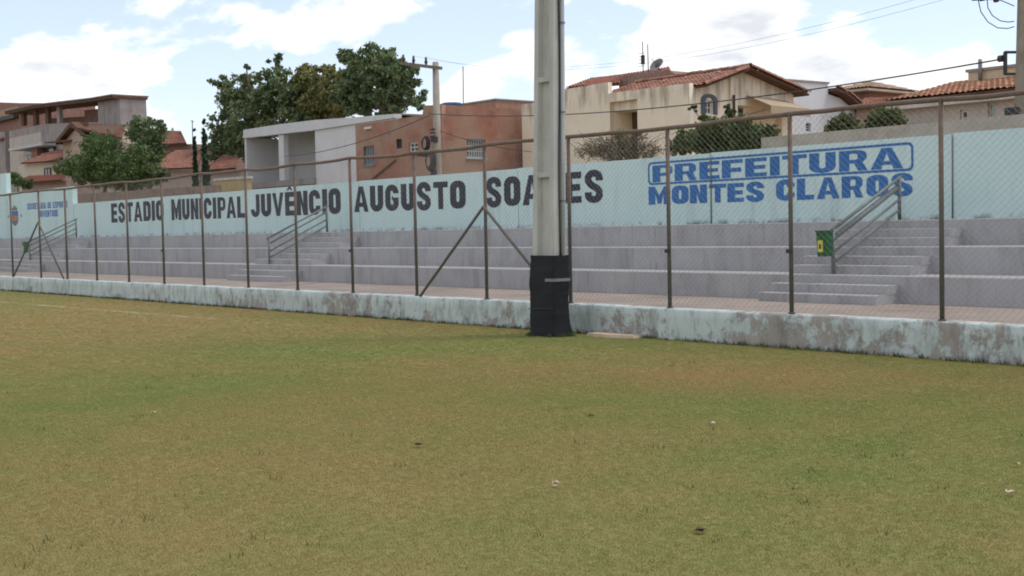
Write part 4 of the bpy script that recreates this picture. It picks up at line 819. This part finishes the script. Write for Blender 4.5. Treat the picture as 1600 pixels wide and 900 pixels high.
wire_obj(uy.p(682, 200, .2), jy.p(862, 238, 0)+Vector((0, -1, 0)), .15, .012, 'service cable from the pole over the terracotta house side windows')
# ================================================================== VEGETATION
def leaf_mat(name, c1, c2, c3=None):
    m, t, bs = new_mat(name); g = t.n.new('ShaderNodeNewGeometry'); p = t.pos()
    c = t.mix(t.rng(t.noise(p, .9, 3, .6), .35, .65), lin(*c1), lin(*c2)); c = t.mix(t.math('MULTIPLY', g.outputs['Random Per Island'], .5), c, lin(*(c3 or c2)))
    t.put(bs.inputs['Base Color'], c); bs.inputs['Roughness'].default_value = .55; bs.inputs['Specular IOR Level'].default_value = .3
    tr = t.n.new('ShaderNodeBsdfTranslucent'); t.put(tr.inputs[0], c); mx = t.n.new('ShaderNodeMixShader'); mx.inputs[0].default_value = .25
    t.l.new(bs.outputs[0], mx.inputs[1]); t.l.new(tr.outputs[0], mx.inputs[2]); t.l.new(mx.outputs[0], t.n['Material Output'].inputs[0]); return m
BARK = mat('bark', (104, 90, 76), var=.25, scale=4, bmp=.5)
def leaves(name, blobs, n_clump, per, size, m, parent, spread=.2, shell=.45, aspect=.5):
    """blobs: (centre, rx, ry, rz); leaf-sized faces in clumps through each blob's volume"""
    vol = np.array([b_[1]*b_[3] for b_ in blobs]); cnt = np.maximum(3, (n_clump*vol/vol.sum()).astype(int)); C = []; SC = []
    for (c, rx, ry, rz), k in zip(blobs, cnt):
        d = rng.normal(size=(k, 3)); d /= np.linalg.norm(d, axis=1)[:, None]; rr = rng.random(k)**shell
        rr *= 1+.16*np.sin(d[:, 0]*5+d[:, 2]*7+c[0])                 # uneven outline
        C.append(np.array(c)+d*rr[:, None]*np.array([rx, ry, rz])); SC.append(np.full(k, min(rx, rz)))
    C = np.concatenate(C); SC = np.concatenate(SC); N = len(C)*per
    P = np.repeat(C, per, 0) + rng.normal(size=(N, 3))*(np.repeat(np.minimum(SC, 1.6), per)*spread)[:, None]*np.array([1, 1, .75])
    a = rng.normal(size=(N, 3)); a /= np.linalg.norm(a, axis=1)[:, None]; b_ = rng.normal(size=(N, 3)); b_[:, 2] *= .6; b_ -= a*(a*b_).sum(1)[:, None]; b_ /= np.linalg.norm(b_, axis=1)[:, None]
    s = size*rng.uniform(.6, 1.3, N)[:, None]; V = np.stack([P-a*s, P+b_*s*aspect, P+a*s, P-b_*s*aspect], 1).reshape(-1, 3) - np.array(wloc(parent))
    me = bpy.data.meshes.new(name); me.vertices.add(N*4); me.vertices.foreach_set('co', V.ravel()); me.loops.add(N*4); me.loops.foreach_set('vertex_index', np.arange(N*4, dtype=np.int32))
    me.polygons.add(N); me.polygons.foreach_set('loop_start', np.arange(0, N*4, 4, dtype=np.int32)); me.polygons.foreach_set('loop_total', np.full(N, 4, np.int32)); me.update(calc_edges=True)
    return tag(link(name, me, m, parent, wloc(parent)), kind='stuff'), C
def limb(a, b_, r0, r1, parent, name='limb', n=6, wob=.08):
    a, b_ = Vector(a), Vector(b_); L = (b_-a).length; pts = []
    for k in range(n): pts.append(a.lerp(b_, k/(n-1)) + Vector((random.gauss(0, 1), random.gauss(0, 1), random.gauss(0, .5)))*L*wob*(0 if k in (0, n-1) else .5))
    MB().tube(pts, [r0+(r1-r0)*k/(n-1) for k in range(n)], 7).build(name, BARK, parent, smooth=True)
def tree(name, label, cat, Y, blobs, root, n_clump, per, size, m, trunk_r=.2, trunk_to=None, group=None, ydepth=.8, spread=.2, shell=.45, zroot=None, dj=0.):
    pl = Pl('Y', Y); r = pl.p(*root); z0 = zroot if zroot is not None else 0; o = empty(name, (r.x, Y, z0), label, cat, group); B = []
    for x, y, rx, ry in blobs:
        c = pl.p(x, y); dep = (c-CAM).dot(Fw); s = dep/FPX; off = random.uniform(-dj, dj)
        c = c + (c-CAM).normalized()*off*rx*s
        B.append((c, rx*s, max(rx, ry)*s*ydepth, ry*s))
    leaves('crown', B, n_clump, per, size, m, o, spread, shell)
    tt = pl.p(*(trunk_to or root)); base = Vector((r.x, Y, z0))
    if (tt-base).length > .3: limb(base, tt, trunk_r, trunk_r*.7, o, 'trunk', 7, .04)
    for c, rx, ry, rz in B: limb(tt, c, trunk_r*.55, trunk_r*.15, o)
    return o
L_DARK = leaf_mat('dark_leaf', (92, 112, 78), (114, 128, 86), (134, 142, 98)); L_MID = leaf_mat('olive_leaf', (118, 124, 76), (140, 138, 88), (148, 142, 94)); L_BRIGHT = leaf_mat('bright_leaf', (72, 94, 54), (94, 114, 64), (112, 126, 76))
L_DRY = leaf_mat('dry_leaf_mat', (104, 96, 72), (124, 110, 84), (96, 96, 64)); L_CYP = leaf_mat('cypress_leaf', (58, 78, 60), (72, 92, 68), (84, 100, 72)); L_BUSH = leaf_mat('bush_leaf', (74, 88, 50), (98, 108, 62), (118, 122, 76))
tree('broadleaf_tree', 'dark broad tree with thin top twigs, leftmost of the big trees', 'tree', 32., [(370, 160, 38, 34), (410, 190, 60, 45), (355, 205, 26, 36), (345, 130, 22, 14), (430, 135, 35, 38), (430, 98, 16, 12), (385, 105, 8, 6), (345, 240, 22, 30), (375, 225, 32, 30), (460, 180, 32, 40), (388, 128, 20, 16), (455, 145, 26, 24), (480, 190, 30, 22)], (405, 300), 470, 50, .17, L_DARK, .32, (405, 210), 'big trees behind the white building', spread=.135, zroot=1.)
tree('broadleaf_tree', 'olive green middle tree between two darker big trees', 'tree', 33., [(480, 130, 34, 28), (520, 140, 34, 32), (500, 165, 40, 28), (480, 108, 18, 12), (470, 160, 26, 26), (545, 165, 28, 22), (510, 115, 24, 16), (540, 125, 22, 20)], (500, 300), 300, 50, .17, L_MID, .28, (500, 195), 'big trees behind the white building', zroot=1., spread=.135)
tree('broadleaf_tree', 'tall dark tree with rounded top, rightmost of the big trees', 'tree', 31., [(587, 90, 34, 22), (545, 92, 22, 16), (600, 115, 40, 34), (560, 130, 36, 30), (635, 120, 24, 26), (615, 155, 40, 26), (650, 158, 18, 18), (570, 160, 32, 24), (612, 180, 24, 14), (540, 150, 24, 26), (560, 108, 24, 18)], (597, 300), 360, 50, .17, L_DARK, .34, (597, 170), 'big trees behind the white building', zroot=1., spread=.135)
tree('leafy_tree', 'bright green bushy tree behind the left end of the wall', 'tree', 17., [(160, 245, 46, 34), (120, 262, 34, 22), (185, 270, 40, 28), (215, 258, 30, 34), (150, 275, 40, 18), (150, 225, 26, 18), (205, 285, 36, 16), (95, 265, 16, 10)], (165, 310), 760, 26, .10, L_BRIGHT, .16, (165, 290), spread=.16)
tree('slender_tree', 'dark sparse tree leaning up behind the bright green tree', 'tree', 19., [(215, 205, 20, 20), (240, 215, 20, 20), (235, 190, 12, 7), (250, 195, 10, 8), (238, 238, 22, 18), (245, 270, 18, 18), (225, 225, 18, 16)], (225, 310), 260, 22, .13, L_DARK, .12, (222, 240), spread=.2)
def cypress(label, px, yt, yb, hw, Y):
    pl = Pl('Y', Y); c = pl.p(px, yb); o = empty('cypress_tree', (c.x, Y, 0), label, 'tree', 'cypresses'); zt = pl.pt(px, yt)[1]; s = (c-CAM).dot(Fw)/FPX; B = []
    for k in range(9):
        z = .5+(zt-.7)*k/8; rr = hw*s*(1-(k/8)**2.2*.85); B.append((Vector((c.x, Y, z)), rr, rr, (zt/8)*.8))
    leaves('crown', B, 420, 26, .13, L_CYP, o, .34, .6); limb((c.x, Y, 0), (c.x, Y, zt*.9), .09, .02, o, 'trunk', 5, .01)
cypress('tall cypress with pointed top beside the hip roof house', 321.5, 196, 290, 7.5, 20.); cypress('thin shorter cypress left of the taller one', 306, 214, 290, 4.5, 20.)
tree('dry_bush', 'dry brownish twiggy bush below the cream house', 'bush', 9.5, [(950, 232, 34, 20), (985, 228, 34, 20), (920, 238, 26, 16), (1020, 238, 24, 16), (965, 215, 20, 12), (1000, 212, 16, 8)], (968, 268), 360, 16, .028, L_DRY, .035, (968, 252), spread=.22)
def twigs(Y, root, px0, px1, yt, n, par):
    pl = Pl('Y', Y); b0 = pl.p(*root)
    for k in range(n):
        e_ = pl.p(random.uniform(px0, px1), yt+random.uniform(0, 22)); limb(b0+Vector((random.uniform(-.6, .6), random.uniform(-.3, .3), 0)), e_+Vector((0, random.uniform(-.6, .6), 0)), .012, .004, par, 'twig', 5, .12)
twigs(9.5, (968, 256), 905, 1035, 204, 46, bpy.data.objects['dry_bush'])
tree('leafy_bush', 'large dusty green bush before the cream house gable', 'bush', 9.0, [(1080, 220, 36, 18), (1120, 205, 38, 24), (1160, 205, 38, 22), (1190, 218, 28, 18), (1060, 232, 26, 12), (1110, 228, 46, 14), (1170, 230, 40, 10), (1140, 176, 6, 14), (1100, 185, 14, 8), (1082, 170, 10, 5), (1205, 205, 14, 10)], (1130, 260), 760, 22, .045, L_BUSH, .05, (1130, 238), spread=.17)
tree('round_bush', 'small round green bush before the white house', 'bush', 11., [(1318, 195, 26, 15), (1308, 203, 18, 12), (1330, 203, 18, 12), (1322, 185, 14, 8)], (1318, 240), 220, 20, .05, L_BUSH, .05, (1318, 210), spread=.17)
tree('round_bush', 'small green bush between the white house and the long house', 'bush', 12., [(1380, 182, 26, 15), (1370, 198, 20, 12), (1395, 192, 18, 14)], (1382, 240), 220, 20, .05, L_BUSH, .05, (1382, 206), spread=.18)
tree('low_bush', 'dark low bush over the wall at the far left', 'bush', 12., [(22, 280, 16, 10), (40, 286, 18, 8)], (28, 320), 120, 20, .08, L_BRIGHT, .05, (28, 292), spread=.18)
# ================================================================== GRASS AND SMALL THINGS
def grass_points():
    """turf blades over the part of the pitch near the camera, thinning out into the turf sheet"""
    out = []
    g = np.stack(np.meshgrid(np.arange(-45, 16, .036), np.arange(-16, -.12, .036)), -1).reshape(-1, 2); g = g + rng.uniform(-.018, .018, g.shape)
    d = g-np.array([CAM.x, CAM.y]); r = np.hypot(d[:, 0], d[:, 1]); N = len(g); keep = rng.random(N) < np.clip((13./r)**1.7, .05, 1)
    fx = np.array([Fw.x, Fw.y])/math.hypot(Fw.x, Fw.y); P = g; keep &= (P[:, 1] < -.14) & (r > 4) & (rng.random(N) < np.clip(((d@fx)/r-.45)/.25, 0, 1))
    keep &= ~((np.abs(P[:, 0]-PB.x) < .34) & (np.abs(P[:, 1]-PB.y) < .22))
    P = P[keep]; z = np.zeros((len(P), 1)); return np.hstack([P, z])
def blades_gn(name, pts, scale, seed, m, label, h=.03, r=.0028, count=9, spread=.028):
    me = bpy.data.meshes.new(name); me.vertices.add(len(pts)); me.vertices.foreach_set('co', np.ascontiguousarray(pts).ravel()); me.update()
    o = bpy.data.objects.new(name, me); COL.objects.link(o); tag(o, label, 'grass', kind='stuff')
    ng = bpy.data.node_groups.new(name, 'GeometryNodeTree'); ng.interface.new_socket('Geometry', in_out='INPUT', socket_type='NodeSocketGeometry'); ng.interface.new_socket('Geometry', in_out='OUTPUT', socket_type='NodeSocketGeometry')
    N = ng.nodes; L = ng.links; gi = N.new('NodeGroupInput'); go = N.new('NodeGroupOutput'); jn = N.new('GeometryNodeJoinGeometry'); rd = random.Random(seed)
    for k in range(count):
        c = N.new('GeometryNodeMeshCone'); c.inputs['Vertices'].default_value = 3; c.inputs['Radius Top'].default_value = 0; c.inputs['Radius Bottom'].default_value = r*rd.uniform(.8, 1.3); c.inputs['Depth'].default_value = h*rd.uniform(.6, 1.3); c.fill_type = 'NONE'
        tf = N.new('GeometryNodeTransform'); L.new(c.outputs[0], tf.inputs['Geometry']); tf.inputs['Translation'].default_value = (rd.uniform(-spread, spread), rd.uniform(-spread, spread), 0); tf.inputs['Rotation'].default_value = (rd.gauss(0, .55), rd.gauss(0, .55), rd.uniform(0, 6))
        L.new(tf.outputs[0], jn.inputs[0])
    sm = N.new('GeometryNodeSetMaterial'); sm.inputs['Material'].default_value = m; L.new(jn.outputs[0], sm.inputs[0])
    ip = N.new('GeometryNodeInstanceOnPoints'); L.new(gi.outputs[0], ip.inputs['Points']); L.new(sm.outputs[0], ip.inputs['Instance'])
    rv = N.new('FunctionNodeRandomValue'); rv.data_type = 'FLOAT_VECTOR'; rv.inputs[0].default_value = (-.1, -.1, 0); rv.inputs[1].default_value = (.1, .1, 6.28); L.new(rv.outputs[0], ip.inputs['Rotation'])
    rs = N.new('FunctionNodeRandomValue'); rs.data_type = 'FLOAT'; rs.inputs[2].default_value = scale[0]; rs.inputs[3].default_value = scale[1]; rs.inputs['Seed'].default_value = 5; L.new(rs.outputs[1], ip.inputs['Scale'])
    L.new(ip.outputs[0], go.inputs[0]); md = o.modifiers.new('grass', 'NODES'); md.node_group = ng; me.materials.append(m); return o
blades_gn('grass', grass_points(), (.6, 1.2), 3, BLADE, 'short mown grass, green and dry in patches, over the pitch', h=.013, r=.0017, count=17, spread=.036)
# taller weeds along the foot of the kerb wall and round the pole
wp = []
for x in np.arange(XL, XR, .035):
    dens = .38+.9*max(0, mnoise.noise((x*.8, 2, 5))+.25)
    if random.random() < dens: wp.append((x+random.uniform(-.02, .02), -.13-abs(random.gauss(0, .05)), 0))
for k in range(70):
    q = random.uniform(0, 6.28); wp.append((PB.x+math.cos(q)*random.uniform(.33, .42), PB.y+math.sin(q)*random.uniform(.2, .3), 0))
for k in range(170):
    q = CAM + (ray(random.uniform(-100, 1700), random.uniform(540, 905)))*1.; d_ = q-CAM; t_ = -CAM.z/d_.z; q = CAM+d_*t_
    if q.y < -.3: wp.append((q.x, q.y, -.034))
WEED = leaf_mat('weed_blade', (62, 78, 42), (84, 98, 52), (104, 110, 62))
blades_gn('weeds', np.array(wp), (.6, 1.35), 8, WEED, 'green weeds along the foot of the kerb wall', h=.06, r=.004, count=10, spread=.035)
LEAFM = mat('dead_leaf', (206, 184, 158), var=.2, scale=30); LEAFD = mat('dark_dead_leaf', (96, 80, 60), var=.2, scale=30)
for px_, py_, s_, m_, lab in [(868, 757, .055, LEAFM, 'pale dead leaf on the grass at the lower middle of the picture'), (1112, 662, .06, LEAFM, 'pale dead leaf on the grass right of the middle'), (240, 646, .05, LEAFM, 'pale dead leaf on the grass at the left'),
                          (1580, 771, .05, LEAFM, 'pale dead leaf at the right edge of the grass'), (1588, 726, .04, LEAFM, 'small pale leaf near the right edge of the grass'), (655, 696, .05, LEAFD, 'dark dead leaf on the grass near the middle'), (922, 649, .05, LEAFD, 'dark dead leaf below the foot of the pole'), (1093, 829, .06, LEAFD, 'dark clump of dead leaves at the lower right')]:
    c = onz(px_, py_, .018); b = MB(); s_ *= .72
    for k in range(3):
        q = random.uniform(0, 6.28); n_ = 8; cc = c+Vector((random.uniform(-1, 1)*s_*.4, random.uniform(-1, 1)*s_*.4, random.uniform(0, .012)))
        ring_ = [(cc.x+s_*.8*math.cos(q+t_)*(1 if j % 2 else .72), cc.y+s_*.5*math.sin(q+t_)*(1 if j % 2 else .72), cc.z+.006*math.cos(2*t_)+random.uniform(0, .008)) for j, t_ in enumerate(np.linspace(0, 6.28*(1-1/n_), n_))]
        b.add([tuple(cc)]+ring_, [(0, 1+j, 1+(j+1) % n_) for j in range(n_)])
    tag(b.build('dead_leaf', m_), lab, 'leaf', 'dead leaves on the pitch')
for o in list(bpy.data.objects):
    if '_w' in o: del o['_w']
